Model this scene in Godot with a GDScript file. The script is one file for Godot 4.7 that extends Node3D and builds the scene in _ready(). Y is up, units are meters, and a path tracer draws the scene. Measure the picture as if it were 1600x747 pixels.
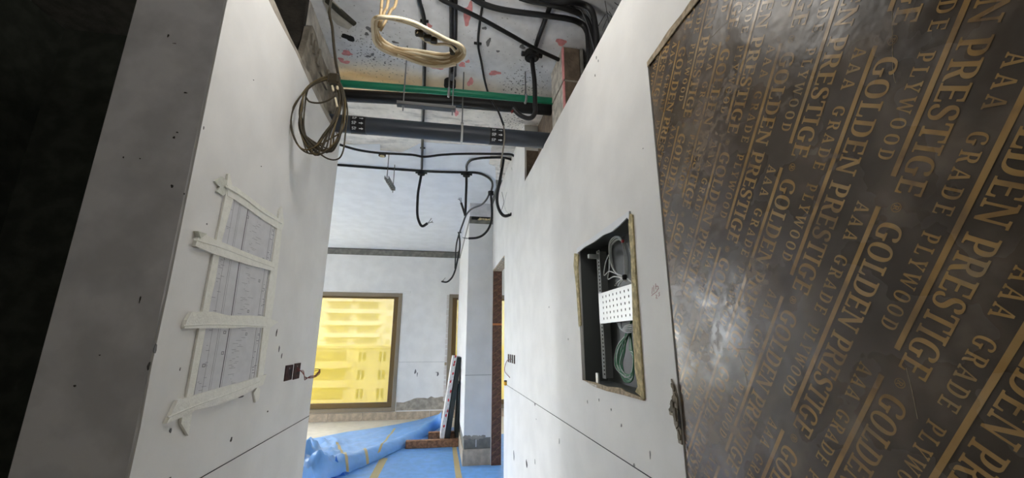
extends Node3D
# Corridor of a flat under construction: skim-coated walls, plywood sheet over an opening, services under the bare slab.

# ---------- lens of the photograph (used to turn a measured pixel into a point on a known plane) ----------
const EYE := Vector3(0, 1.4, 0)
const FOCAL := 639.0
const PITCH := 14.1
const YAW := 9.82
const CEIL := 3.22
const WL := -0.70      # plaster face of the wall with the taped drawing
const WR := 0.65       # plaster face of the wall with the niche
const FARZ := -8.42    # face of the window wall

var rng := RandomNumberGenerator.new()
var names := {}
var M := {}

func pix(px: float, py: float) -> Vector3:
	var p := deg_to_rad(PITCH)
	var y := deg_to_rad(YAW)
	var f := Vector3(sin(y) * cos(p), sin(p), -cos(y) * cos(p))
	var r := Vector3(cos(y), 0, sin(y))
	var u := r.cross(f)
	return f + r * (px - 800.0) / FOCAL - u * (py - 373.5) / FOCAL

func wx(px: float, py: float, x: float) -> Vector3:
	var d := pix(px, py)
	return EYE + d * (x - EYE.x) / d.x

func wy(px: float, py: float, y: float) -> Vector3:
	var d := pix(px, py)
	return EYE + d * (y - EYE.y) / d.y

func wz(px: float, py: float, z: float) -> Vector3:
	var d := pix(px, py)
	return EYE + d * (z - EYE.z) / d.z

# ---------- nodes ----------
func numbered(n: String) -> String:
	if not names.has(n):
		names[n] = 0
		return n
	names[n] += 1
	return "%s_%03d" % [n, names[n]]

func st_new() -> SurfaceTool:
	var st := SurfaceTool.new()
	st.begin(Mesh.PRIMITIVE_TRIANGLES)
	return st

func mesh_node(called: String, m: Mesh, mat: Material, parent: Node = null) -> MeshInstance3D:
	var o := MeshInstance3D.new()
	o.name = numbered(called) if parent == null else called
	o.mesh = m
	o.material_override = mat
	if parent == null:
		add_child(o, true)
	else:
		parent.add_child(o, true)
	return o

func obj(called: String, st: SurfaceTool, mat: Material, parent: Node = null) -> MeshInstance3D:
	return mesh_node(called, st.commit(), mat, parent)

func tag(o: Node, label: String, category: String, group := "") -> Node:
	o.set_meta("label", label)
	o.set_meta("category", category)
	if group:
		o.set_meta("group", group)
	return o

func thing(called: String, label: String, category: String, at := Vector3.ZERO, group := "") -> Node3D:
	var o := Node3D.new()
	o.name = numbered(called)
	add_child(o, true)
	o.position = at
	tag(o, label, category, group)
	return o

func struct_node(called: String, label: String, category: String) -> Node3D:
	var o := thing(called, label, category)
	o.set_meta("kind", "structure")
	return o

func struct_mesh(called: String, st: SurfaceTool, mat: Material, label: String, category: String) -> MeshInstance3D:
	var o := obj(called, st, mat)
	tag(o, label, category)
	o.set_meta("kind", "structure")
	return o

# ---------- shapes ----------
func tri(st: SurfaceTool, a: Vector3, b: Vector3, c: Vector3, n: Vector3) -> void:
	if (b - a).cross(c - a).dot(n) > 0.0:
		var t := b
		b = c
		c = t
	for v in [a, b, c]:
		st.set_normal(n)
		st.add_vertex(v)

func quad(st: SurfaceTool, a: Vector3, b: Vector3, c: Vector3, d: Vector3, n: Vector3) -> void:
	tri(st, a, b, c, n)
	tri(st, a, c, d, n)

func flat_quad(st: SurfaceTool, a: Vector3, b: Vector3, c: Vector3, d: Vector3, away: Vector3) -> void:
	var n := (b - a).cross(c - a)
	if n.length_squared() < 1e-16:
		n = (c - a).cross(d - a)
	n = n.normalized()
	if n.dot((a + b + c + d) * 0.25 - away) < 0.0:
		n = -n
	quad(st, a, b, c, d, n)

# box between lo and hi with chamfered edges
func box(st: SurfaceTool, lo: Vector3, hi: Vector3, bev := 0.0, xf := Transform3D()) -> void:
	var c := (lo + hi) * 0.5
	var h := (hi - lo).abs() * 0.5
	var b := minf(bev, minf(h.x, minf(h.y, h.z)) * 0.45)
	var mid := xf * c
	for ax in 3:
		var a1 := (ax + 1) % 3
		var a2 := (ax + 2) % 3
		for s in [-1.0, 1.0]:
			var q := []
			for k in [[-1, -1], [1, -1], [1, 1], [-1, 1]]:
				var p := Vector3()
				p[ax] = s * h[ax]
				p[a1] = k[0] * (h[a1] - b)
				p[a2] = k[1] * (h[a2] - b)
				q.append(xf * (c + p))
			flat_quad(st, q[0], q[1], q[2], q[3], mid)
	if b <= 0.0:
		return
	for ax in 3:
		var a1 := (ax + 1) % 3
		var a2 := (ax + 2) % 3
		for s1 in [-1.0, 1.0]:
			for s2 in [-1.0, 1.0]:
				var q := []
				for k in [[-1, 0], [1, 0], [1, 1], [-1, 1]]:
					var p := Vector3()
					p[ax] = k[0] * (h[ax] - b)
					p[a1] = s1 * (h[a1] - (b if k[1] == 1 else 0.0))
					p[a2] = s2 * (h[a2] - (0.0 if k[1] == 1 else b))
					q.append(xf * (c + p))
				flat_quad(st, q[0], q[1], q[2], q[3], mid)
	for sx in [-1.0, 1.0]:
		for sy in [-1.0, 1.0]:
			for sz in [-1.0, 1.0]:
				var p1 := xf * (c + Vector3(sx * h.x, sy * (h.y - b), sz * (h.z - b)))
				var p2 := xf * (c + Vector3(sx * (h.x - b), sy * h.y, sz * (h.z - b)))
				var p3 := xf * (c + Vector3(sx * (h.x - b), sy * (h.y - b), sz * h.z))
				var n := (p2 - p1).cross(p3 - p1).normalized()
				if n.dot(p1 - mid) < 0.0:
					n = -n
				tri(st, p1, p2, p3, n)

func box_st(lo: Vector3, hi: Vector3, bev := 0.0, xf := Transform3D()) -> SurfaceTool:
	var st := st_new()
	box(st, lo, hi, bev, xf)
	return st

# planar outline pts, thickened by t along n
func plate(st: SurfaceTool, pts: Array, n: Vector3, t: float) -> void:
	n = n.normalized()
	var e1 := Vector3.UP.cross(n)
	if e1.length() < 0.1:
		e1 = Vector3.RIGHT
	e1 = e1.normalized()
	var e2 := n.cross(e1)
	var flat := PackedVector2Array()
	for p in pts:
		flat.append(Vector2(p.dot(e1), p.dot(e2)))
	if Geometry2D.is_polygon_clockwise(flat):
		flat.reverse()
		pts = pts.duplicate()
		pts.reverse()
	var idx := Geometry2D.triangulate_polygon(flat)
	for i in range(0, idx.size(), 3):
		var a: Vector3 = pts[idx[i]]
		var b: Vector3 = pts[idx[i + 1]]
		var c: Vector3 = pts[idx[i + 2]]
		tri(st, a + n * t, b + n * t, c + n * t, n)
		tri(st, a, b, c, -n)
	for i in pts.size():
		var a: Vector3 = pts[i]
		var b: Vector3 = pts[(i + 1) % pts.size()]
		var side := (b - a).cross(n).normalized()
		quad(st, a, b, b + n * t, a + n * t, side)

func spline(p: Array, steps := 6, closed := false) -> Array:
	var out := []
	var n := p.size()
	for i in (n if closed else n - 1):
		var p0: Vector3 = p[(i - 1 + n) % n] if closed or i > 0 else p[0] * 2.0 - p[1]
		var p1: Vector3 = p[i]
		var p2: Vector3 = p[(i + 1) % n]
		var p3: Vector3 = p[(i + 2) % n] if closed or i + 2 < n else p2 * 2.0 - p1
		for k in steps:
			var t := float(k) / steps
			out.append(0.5 * ((2.0 * p1) + (p2 - p0) * t + (2.0 * p0 - 5.0 * p1 + 4.0 * p2 - p3) * t * t + (3.0 * p1 - p0 - 3.0 * p2 + p3) * t * t * t))
	if not closed:
		out.append(p[n - 1])
	return out

func tube(st: SurfaceTool, path: Array, r: float, sides := 8, closed := false, r_end := -1.0) -> void:
	var n := path.size()
	var rings := []
	var norms := []
	var up := Vector3.UP
	var last := Vector3.ZERO
	for i in n:
		var a: Vector3 = path[(i - 1 + n) % n] if closed or i > 0 else path[0]
		var b: Vector3 = path[(i + 1) % n] if closed or i < n - 1 else path[n - 1]
		var t := (b - a).normalized()
		if i == 0:
			up = Vector3.UP if absf(t.y) < 0.9 else Vector3.RIGHT
		else:
			up = up - t * up.dot(t)
			if up.length() < 1e-4:
				up = Vector3.RIGHT
		var e1 := t.cross(up).normalized()
		up = e1.cross(t).normalized()
		var ring := []
		var nn := []
		var rr := r if r_end < 0.0 else lerpf(r, r_end, float(i) / (n - 1))
		for k in sides:
			var w := TAU * k / sides
			var d := e1 * cos(w) + up * sin(w)
			ring.append(path[i] + d * rr)
			nn.append(d)
		rings.append(ring)
		norms.append(nn)
	for i in (n if closed else n - 1):
		var j := (i + 1) % n
		for k in sides:
			var l := (k + 1) % sides
			var vs := [rings[i][k], rings[j][k], rings[j][l], rings[i][k], rings[j][l], rings[i][l]]
			var ns := [norms[i][k], norms[j][k], norms[j][l], norms[i][k], norms[j][l], norms[i][l]]
			if (vs[1] - vs[0]).cross(vs[2] - vs[0]).dot(ns[0]) > 0.0:
				vs = [vs[0], vs[2], vs[1], vs[3], vs[5], vs[4]]
				ns = [ns[0], ns[2], ns[1], ns[3], ns[5], ns[4]]
			for q in 6:
				st.set_normal(ns[q])
				st.add_vertex(vs[q])
	if not closed:
		for e in [0, n - 1]:
			var t: Vector3 = (path[0] - path[1]).normalized() if e == 0 else (path[n - 1] - path[n - 2]).normalized()
			for k in sides:
				tri(st, path[e], rings[e][k], rings[e][(k + 1) % sides], t)

func cyl(st: SurfaceTool, a: Vector3, b: Vector3, r: float, sides := 16) -> void:
	tube(st, [a, b], r, sides)

func rod_st(path: Array, r: float, sides := 8) -> SurfaceTool:
	var st := st_new()
	tube(st, path, r, sides)
	return st

# irregular blob outline round c in the plane of e1, e2
func blob(c: Vector3, e1: Vector3, e2: Vector3, r1: float, r2: float, rough := 0.25, k := 14) -> Array:
	var pts := []
	var a2 := rng.randf_range(0, TAU)
	var a3 := rng.randf_range(0, TAU)
	for i in k:
		var w := TAU * i / k
		var s := 1.0 + rough * (0.6 * sin(2.0 * w + a2) + 0.5 * sin(3.0 * w + a3) + rng.randf_range(-0.35, 0.35))
		pts.append(c + e1 * cos(w) * r1 * s + e2 * sin(w) * r2 * s)
	return pts

# a sheet lying in the plane x = const with rectangular holes [z0, z1, y0, y1]; faces, back and reveals
func pierced(st: SurfaceTool, ax: int, at: float, back: float, a0: float, a1: float, y0: float, y1: float, holes: Array) -> void:
	# ax 0: plane x = at (a runs along z); ax 2: plane z = at (a runs along x)
	var cuts_a := [a0, a1]
	var cuts_y := [y0, y1]
	for h in holes:
		for v in [h[0], h[1]]:
			if v > a0 and v < a1 and not cuts_a.has(v):
				cuts_a.append(v)
		for v in [h[2], h[3]]:
			if v > y0 and v < y1 and not cuts_y.has(v):
				cuts_y.append(v)
	cuts_a.sort()
	cuts_y.sort()
	var na := cuts_a.size() - 1
	var ny := cuts_y.size() - 1
	var solid := func(i: int, j: int) -> bool:
		if i < 0 or j < 0 or i >= na or j >= ny:
			return false
		var ca: float = (cuts_a[i] + cuts_a[i + 1]) * 0.5
		var cy: float = (cuts_y[j] + cuts_y[j + 1]) * 0.5
		for h in holes:
			if ca > h[0] and ca < h[1] and cy > h[2] and cy < h[3]:
				return false
		return true
	var pt := func(d: float, a: float, y: float) -> Vector3:
		return Vector3(d, y, a) if ax == 0 else Vector3(a, y, d)
	var ea := Vector3(0, 0, 1) if ax == 0 else Vector3(1, 0, 0)
	var en := (Vector3(1, 0, 0) if ax == 0 else Vector3(0, 0, 1)) * signf(at - back)
	for i in na:
		for j in ny:
			if not solid.call(i, j):
				continue
			var p := cuts_a[i] as float
			var q := cuts_a[i + 1] as float
			var r := cuts_y[j] as float
			var s := cuts_y[j + 1] as float
			quad(st, pt.call(at, p, r), pt.call(at, q, r), pt.call(at, q, s), pt.call(at, p, s), en)
			quad(st, pt.call(back, p, r), pt.call(back, q, r), pt.call(back, q, s), pt.call(back, p, s), -en)
			if not solid.call(i - 1, j):
				quad(st, pt.call(at, p, r), pt.call(back, p, r), pt.call(back, p, s), pt.call(at, p, s), -ea)
			if not solid.call(i + 1, j):
				quad(st, pt.call(at, q, r), pt.call(back, q, r), pt.call(back, q, s), pt.call(at, q, s), ea)
			if not solid.call(i, j - 1):
				quad(st, pt.call(at, p, r), pt.call(back, p, r), pt.call(back, q, r), pt.call(at, q, r), Vector3.DOWN)
			if not solid.call(i, j + 1):
				quad(st, pt.call(at, p, s), pt.call(back, p, s), pt.call(back, q, s), pt.call(at, q, s), Vector3.UP)

# ---------- materials ----------
func noise(freq: float, seed_at: int, octaves := 4, kind := FastNoiseLite.TYPE_SIMPLEX_SMOOTH) -> FastNoiseLite:
	var n := FastNoiseLite.new()
	n.noise_type = kind
	n.frequency = freq
	n.seed = seed_at
	n.fractal_octaves = octaves
	return n

func noise_tex(freq: float, seed_at: int, colors: Array, offs: Array, size := 512, octaves := 5) -> NoiseTexture2D:
	var t := NoiseTexture2D.new()
	t.width = size
	t.height = size
	t.seamless = true
	t.noise = noise(freq, seed_at, octaves)
	var g := Gradient.new()
	g.offsets = PackedFloat32Array(offs)
	g.colors = PackedColorArray(colors)
	t.color_ramp = g
	return t

func bump_tex(freq: float, seed_at: int, size := 512, octaves := 5) -> NoiseTexture2D:
	var t := NoiseTexture2D.new()
	t.width = size
	t.height = size
	t.seamless = true
	t.noise = noise(freq, seed_at, octaves)
	return t

func plain(c: Color, rough := 0.6, metal := 0.0) -> StandardMaterial3D:
	var m := StandardMaterial3D.new()
	m.albedo_color = c
	m.roughness = rough
	m.metallic = metal
	return m

func rgb(r: int, g: int, b: int) -> Color:
	return Color8(r, g, b)

# a surface with tonal variation and fine relief, mapped by world position
func surface(c: Color, vary: float, rough: float, scale: float, seed_at: int, relief := 0.0, freq := 0.012) -> StandardMaterial3D:
	var m := plain(Color.WHITE, rough)
	var lo := Color(c.r * (1.0 - vary), c.g * (1.0 - vary), c.b * (1.0 - vary))
	var hi := Color(minf(c.r * (1.0 + vary), 1.0), minf(c.g * (1.0 + vary), 1.0), minf(c.b * (1.0 + vary), 1.0))
	m.albedo_texture = noise_tex(freq, seed_at, [lo, c, hi], [0.25, 0.5, 0.75])
	m.uv1_triplanar = true
	m.uv1_world_triplanar = true
	m.uv1_scale = Vector3.ONE * scale
	if relief > 0.0:
		m.heightmap_enabled = true
		m.heightmap_texture = bump_tex(0.04, seed_at + 7)
		m.heightmap_scale = relief
	return m

func make_materials() -> void:
	M.plaster = surface(rgb(238, 237, 235), 0.014, 0.62, 0.5, 3, 0.02)
	M.plaster_end = surface(rgb(222, 221, 224), 0.05, 0.75, 0.8, 5, 0.06)
	M.paint = surface(rgb(236, 239, 243), 0.015, 0.6, 0.6, 9, 0.03)
	M.concrete = surface(rgb(128, 126, 120), 0.08, 0.9, 1.2, 11, 0.15)
	M.concrete_pale = surface(rgb(186, 182, 174), 0.10, 0.9, 1.2, 13, 0.2)
	M.mortar = surface(rgb(168, 160, 148), 0.10, 0.95, 1.4, 15, 0.35, 0.01)
	M.mortar_dark = surface(rgb(134, 127, 115), 0.12, 0.95, 1.6, 16, 0.4, 0.012)
	M.void_shade_block = surface(rgb(50, 46, 40), 0.15, 0.95, 1.6, 18, 0.3)  # near-black colour stands in for shade in the void above the wall
	M.block = surface(rgb(112, 98, 84), 0.1, 0.95, 1.6, 17, 0.3, 0.012)
	M.block_face = surface(rgb(196, 190, 180), 0.1, 0.9, 2.0, 19, 0.35)
	M.dark_block = surface(rgb(74, 72, 64), 0.2, 0.95, 1.5, 21, 0.3)
	M.shade_wall = surface(rgb(70, 74, 66), 0.12, 0.95, 1.0, 23, 0.2)  # dark colour stands in for the shade of the side room
	M.tile = surface(rgb(222, 217, 206), 0.03, 0.3, 0.8, 25)
	M.skirting = surface(rgb(190, 174, 154), 0.07, 0.45, 1.4, 27)
	M.pvc = plain(rgb(62, 68, 78), 0.38)
	M.pvc_label = plain(rgb(12, 13, 20), 0.4)
	M.white_print = plain(rgb(225, 228, 232), 0.5)
	M.green = plain(rgb(10, 122, 90), 0.4)
	M.black = plain(rgb(12, 12, 13), 0.5)
	M.conduit = plain(rgb(17, 17, 19), 0.45)
	M.conduit_grey = plain(rgb(70, 71, 74), 0.5)
	M.conduit_pale = plain(rgb(136, 130, 120), 0.5)
	M.steel = plain(rgb(150, 150, 150), 0.38, 0.85)
	M.steel_dull = plain(rgb(120, 120, 118), 0.55, 0.6)
	M.wire_white = plain(rgb(222, 224, 222), 0.5)
	M.wire_green = plain(rgb(38, 112, 74), 0.5)
	M.wire_red = plain(rgb(122, 40, 34), 0.5)
	M.wire_brown = plain(rgb(60, 52, 34), 0.42)
	M.wire_brown_pale = plain(rgb(98, 83, 48), 0.42)
	M.wire_beige = plain(rgb(178, 154, 114), 0.45)
	M.wire_cream = plain(rgb(222, 208, 178), 0.45)
	M.rust = surface(rgb(58, 30, 24), 0.25, 0.85, 6.0, 29)
	M.cabinet = plain(rgb(86, 90, 90), 0.5)
	M.cabinet_pale = plain(rgb(176, 180, 180), 0.5)
	M.galv = plain(rgb(205, 206, 205), 0.4, 0.35)
	M.hole = plain(rgb(28, 28, 28), 0.9)
	M.grime_shadow = plain(rgb(74, 72, 70), 0.95)  # stain colour, also used for the painted shadow at the ceiling
	M.ceil_stain = plain(rgb(122, 122, 124), 0.95)
	M.smudge_dark = plain(rgb(120, 120, 122), 0.9)
	M.smudge = plain(rgb(150, 150, 150), 0.9)
	M.pencil = plain(rgb(64, 64, 66), 0.8)
	M.pink = surface(rgb(224, 152, 152), 0.05, 0.9, 4.0, 31)
	M.pink_pen = plain(rgb(206, 160, 166), 0.9)
	M.foam = surface(rgb(204, 190, 148), 0.12, 0.9, 5.0, 33, 0.3)
	M.tape = surface(rgb(246, 245, 237), 0.015, 0.55, 5.0, 35, 0.1)
	M.tape_thin = surface(rgb(216, 217, 206), 0.02, 0.5, 6.0, 37, 0.12)
	M.floor_tape = plain(rgb(186, 170, 128), 0.6)
	M.wood = surface(rgb(142, 104, 78), 0.15, 0.8, 3.0, 41, 0.15)
	M.slab_edge = surface(rgb(218, 216, 214), 0.05, 0.6, 3.0, 43)
	M.slab_dark = plain(rgb(34, 42, 42), 0.45)
	M.sticker = plain(rgb(196, 44, 52), 0.5)
	M.frame = plain(rgb(150, 138, 120), 0.4, 0.3)
	M.frame_dark = plain(rgb(128, 104, 66), 0.35, 0.3)
	M.bead = plain(rgb(220, 214, 210), 0.5)
	M.yellow = plain(rgb(226, 168, 30), 0.6)
	M.orange = plain(rgb(206, 132, 84), 0.8)
	M.sheet = surface(rgb(112, 168, 232), 0.035, 0.42, 1.2, 45, 0.08)
	M.sheet_under = plain(rgb(40, 120, 220), 0.45)
	M.rubble = surface(rgb(176, 160, 138), 0.15, 0.95, 4.0, 47, 0.4)
	var film := plain(Color(0.90, 0.78, 0.21, 0.960), 0.4)
	film.transparency = BaseMaterial3D.TRANSPARENCY_ALPHA
	film.backlight_enabled = true
	film.backlight = Color(0.15, 0.135, 0.05)
	M.film = film
	var glass := plain(Color(0.9, 0.95, 0.95, 0.06), 0.02)
	glass.transparency = BaseMaterial3D.TRANSPARENCY_ALPHA
	M.glass = glass
	# film-faced plywood: dark phenolic face, dusty and scuffed
	var ply := plain(Color.WHITE, 0.36)
	ply.albedo_texture = noise_tex(0.006, 51, [rgb(70, 61, 52), rgb(82, 72, 62), rgb(98, 87, 76), rgb(132, 120, 106)], [0.1, 0.5, 0.68, 0.95], 1024, 6)
	ply.uv1_triplanar = true
	ply.uv1_world_triplanar = true
	ply.uv1_scale = Vector3.ONE * 0.85
	ply.roughness_texture = noise_tex(0.01, 53, [Color(0.55, 0.55, 0.55), Color(0.8, 0.8, 0.8), Color.WHITE], [0.2, 0.5, 0.8])
	ply.roughness_texture_channel = BaseMaterial3D.TEXTURE_CHANNEL_RED
	ply.heightmap_enabled = true
	ply.heightmap_texture = bump_tex(0.012, 57)
	ply.heightmap_scale = 0.25
	M.ply = ply
	var ink := ply.duplicate()
	ink.albedo_texture = noise_tex(0.02, 59, [rgb(132, 106, 74), rgb(178, 142, 88), rgb(186, 152, 98), rgb(166, 144, 112)], [0.15, 0.45, 0.7, 0.92], 512, 5)
	M.ink = ink
	M.ply_brown = surface(rgb(104, 72, 58), 0.15, 0.5, 3.0, 67)
	M.ink_dim = plain(rgb(140, 108, 76), 0.6)
	M.ply_edge = surface(rgb(176, 160, 136), 0.12, 0.9, 6.0, 61, 0.2)
	M.facade = surface(rgb(236, 230, 218), 0.03, 0.9, 0.02, 63)
	M.facade_low = surface(rgb(188, 176, 150), 0.03, 0.9, 0.02, 65)
	M.facade_glass_pale = plain(rgb(184, 180, 168), 0.5)
	M.facade_dark = plain(rgb(120, 112, 100), 0.9)
	M.facade_glass = plain(rgb(58, 62, 66), 0.25)

# ---------- the setting ----------
func ceiling_picture() -> ImageTexture:
	# bare slab over the corridor: grey concrete, pour specks, yellow damp stain. u runs along x (-1.2 .. 1.2), v along z (-0.9 .. -4.4)
	var w := 700
	var h := 1020
	var im := Image.create(w, h, false, Image.FORMAT_RGB8)
	var n1 := noise(0.006, 101, 4)
	var n2 := noise(0.05, 102, 3)
	var n3 := noise(0.11, 103, 2)
	for j in h:
		var z := -0.9 - 3.5 * (j + 0.5) / h
		for i in w:
			var x := -1.2 + 2.4 * (i + 0.5) / w
			var a := n1.get_noise_2d(i, j)
			var b := n2.get_noise_2d(i, j)
			var c := Vector3(0.915, 0.92, 0.93)
			if z < -2.78:
				c = c.lerp(Vector3(0.92, 0.90, 0.865), clampf((-2.78 - z) / 0.06, 0.0, 1.0))
			c *= 1.0 + 0.10 * a + 0.04 * b
			# damp stain along the edge by the pipes, strongest at the drawing-wall side
			var stain := exp(-pow((z + 2.72 + 0.03 * a) / 0.15, 2.0)) * clampf(0.95 - 0.85 * (x + 0.5), 0.15, 1.0)
			c = c.lerp(Vector3(0.93, 0.78, 0.54), clampf(stain * 1.1, 0.0, 0.95))
			var stain2 := exp(-pow((z + 2.75) / 0.05, 2.0)) * clampf(0.3 + 0.5 * a, 0.0, 0.6)
			c = c.lerp(Vector3(0.50, 0.46, 0.38), stain2 * 0.6)
			# pitted specks in two patches
			var s := n3.get_noise_2d(i * 1.3, j * 1.3)
			var patch := exp(-(pow((x + 0.48) / 0.22, 2.0) + pow((z + 2.42) / 0.22, 2.0))) + 1.1 * exp(-(pow((x - 0.52) / 0.17, 2.0) + pow((z + 2.62) / 0.32, 2.0)))
			if z < -2.8:
				patch = maxf(patch, 0.9 * exp(-(pow((x - 0.55) / 0.16, 2.0) + pow((z + 3.1) / 0.25, 2.0))))
			if s > 0.74 - 0.34 * minf(patch, 1.0):
				c *= 0.42 + 0.25 * (1.0 - minf(patch, 1.0))
			# smeared cement beyond the pipes
			if z < -2.85:
				var sm := n1.get_noise_2d(i * 1.1, j * 4.0)
				if sm > 0.16:
					c *= 0.95
				if sm > 0.36:
					c *= 0.90
			im.set_pixel(i, j, Color(clampf(c.x, 0, 1), clampf(c.y, 0, 1), clampf(c.z, 0, 1)))
	return ImageTexture.create_from_image(im)

func build_shell() -> void:
	# floor
	struct_mesh("floor", box_st(Vector3(-5.6, -0.15, -8.6), Vector3(4.2, 0.0, 1.7)), M.tile, "cream tiled floor running to the window wall, mostly under blue sheeting", "floor")
	# ceiling: slab, the bare bay over the corridor, the skim-painted bays
	var ce := struct_node("ceiling", "bare concrete slab soffit over the corridor, painted white beyond the pipes", "ceiling")
	obj("slab", box_st(Vector3(-5.6, CEIL + 0.004, -8.6), Vector3(4.2, CEIL + 0.25, 1.7)), M.concrete, ce)
	var bay := st_new()
	for q in [[-1.2, -0.9, 0, 0], [1.2, -0.9, 1, 0], [1.2, -4.4, 1, 1], [-1.2, -0.9, 0, 0], [1.2, -4.4, 1, 1], [-1.2, -4.4, 0, 1]]:
		bay.set_normal(Vector3.DOWN)
		bay.set_uv(Vector2(q[2], q[3]))
		bay.add_vertex(Vector3(q[0], CEIL, q[1]))
	var cm := plain(Color.WHITE, 0.85)
	cm.albedo_texture = ceiling_picture()
	cm.heightmap_enabled = true
	cm.heightmap_texture = bump_tex(0.05, 105)
	cm.heightmap_scale = 0.15
	obj("bare_bay", bay, cm, ce)
	var coat := []
	for p in [[594, 225], [594, 235], [628, 238], [660, 222], [768, 228], [764, 256], [774, 260], [775, 292], [765, 322], [735, 345], [716, 392]]:
		coat.append(wy(p[0], p[1], CEIL))
	coat.append(Vector3(0.30, CEIL, FARZ))
	coat.append(Vector3(-5.4, CEIL, FARZ))
	coat.append(Vector3(-5.4, CEIL, -2.66))
	coat.append(Vector3(-1.0, CEIL, -2.66))
	coat.append(wy(500, 226, CEIL))
	var st := st_new()
	plate(st, coat, Vector3.DOWN, 0.003)
	obj("skim_coat", st, M.paint, ce)
	st = st_new()
	plate(st, [Vector3(0.87, CEIL, -3.2), Vector3(4.0, CEIL, -3.2), Vector3(4.0, CEIL, FARZ), Vector3(0.87, CEIL, FARZ)], Vector3.DOWN, 0.003)
	obj("skim_coat", st, M.paint, ce)
	# lighter formwork strip and raised plaster patch at the drawing-wall side
	st = st_new()
	plate(st, [wy(506, 0, CEIL), wy(512, 20, CEIL), wy(527, 37, CEIL), wy(545, 45, CEIL), wy(555, 36, CEIL), wy(520, 0, CEIL)], Vector3.DOWN, 0.006)
	obj("plaster_patch", st, M.concrete_pale, ce)
	st = st_new()
	plate(st, [wy(513, -4, CEIL), wy(535, 15, CEIL), wy(557, 35, CEIL), wy(553, 38, CEIL), wy(530, 20, CEIL), wy(508, 0, CEIL)], Vector3.DOWN, 0.014)
	obj("embedded_batten", st, M.dark_block, ce)
	var e1 := Vector3.RIGHT
	var e2 := Vector3.BACK
	# marking-paint blots: pixel centre, half width, half height (m)
	for b in [[542, 83, 0.036, 0.022], [533, 93, 0.022, 0.018], [540, 97, 0.026, 0.018], [731, 22, 0.022, 0.085], [684, 106, 0.036, 0.018], [722, 101, 0.024, 0.022], [731, 96, 0.014, 0.014], [773, 114, 0.040, 0.024], [713, 176, 0.018, 0.05], [671, 40, 0.014, 0.016], [877, 66, 0.03, 0.03], [735, 128, 0.02, 0.05]]:
		st = st_new()
		plate(st, blob(wy(b[0], b[1], CEIL), e1, e2, b[2], b[3], 0.35, 22), Vector3.DOWN, rng.randf_range(0.0006, 0.0014))
		obj("paint_mark", st, M.pink, ce)
	for b in [[545, 59, 0.036, 0.024], [541, 56, 0.022, 0.016]]:
		st = st_new()
		plate(st, blob(wy(b[0], b[1], CEIL), e1, e2, b[2], b[3], 0.3), Vector3.DOWN, rng.randf_range(0.0018, 0.0026))
		obj("pocket", st, M.hole, ce)
	for b in [[578, 46, 0.02, 0.024], [763, 66, 0.013, 0.034], [816, 73, 0.02, 0.018], [573, 53, 0.014, 0.012], [778, 80, 0.01, 0.012], [617, 66, 0.018, 0.01], [757, 44, 0.012, 0.012], [582, 85, 0.012, 0.012], [575, 88, 0.014, 0.012]]:
		st = st_new()
		plate(st, blob(wy(b[0], b[1], CEIL), e1, e2, b[2], b[3], 0.35), Vector3.DOWN, rng.randf_range(0.0012, 0.002))
		obj("stain", st, M.ceil_stain, ce)

	# wall that carries the taped drawing, a free-standing block of wall
	var wl := struct_node("wall_left", "white skim-coated corridor wall with a taped drawing and a shaded grey end", "wall")
	obj("body", box_st(Vector3(-0.945, 0, -2.62), Vector3(WL - 0.004, 2.68, -1.2), 0.004), M.plaster_end, wl)
	st = st_new()
	plate(st, [Vector3(WL - 0.004, 0, -2.622), Vector3(WL - 0.004, 0, -1.2), Vector3(WL - 0.004, 1.05, -1.199), Vector3(WL - 0.004, 1.2, -1.203), Vector3(WL - 0.004, 1.34, -1.198), Vector3(WL - 0.004, 1.52, -1.202), Vector3(WL - 0.004, 2.2, -1.2), Vector3(WL - 0.004, 2.68, -1.2), Vector3(WL - 0.004, 2.672, -1.5), Vector3(WL - 0.004, 2.684, -1.75), Vector3(WL - 0.004, 2.668, -1.98), Vector3(WL - 0.004, 2.66, -2.2), Vector3(WL - 0.004, 2.69, -2.622)], Vector3.RIGHT, 0.004)
	obj("skim_coat", st, M.plaster, wl)
	obj("datum_line", rod_st([Vector3(WL + 0.0005, 0.997, -2.62), Vector3(WL + 0.0005, 0.997, -1.2)], 0.0018, 6), M.pencil, wl)
	# raw lip and block over the plaster
	var lip := []
	var lip_top := []
	for i in 16:
		var z := lerpf(-2.62, -1.22, i / 15.0)
		lip.append(Vector3(WL - 0.03, 2.66, z))
		lip_top.append(Vector3(WL - 0.03, 2.715 + rng.randf_range(-0.008, 0.012) , z))
	lip_top.reverse()
	st = st_new()
	plate(st, lip + lip_top, Vector3.RIGHT, 0.024)
	obj("mortar_lip", st, M.mortar, wl)
	obj("block_head", box_st(Vector3(-0.945, 2.68, -2.62), Vector3(-0.772, CEIL, -2.02), 0.006), M.concrete_pale, wl)
	var mt := [Vector3(-0.772, 2.66, -2.62), Vector3(-0.772, 2.66, -1.90)]
	var edge := [[478, 62], [482, 42], [486, 40], [491, 52], [494, 64], [497, 78], [503, 92], [508, 104], [514, 118], [522, 136], [530, 156], [536, 172]]
	for p in edge:
		var q := wx(p[0], p[1], -0.75)
		q.x = -0.772
		q.z = maxf(q.z, -2.62)
		mt.append(q)
	st = st_new()
	plate(st, mt, Vector3.RIGHT, 0.03)
	obj("mortar_infill", st, M.mortar_dark, wl)
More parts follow.
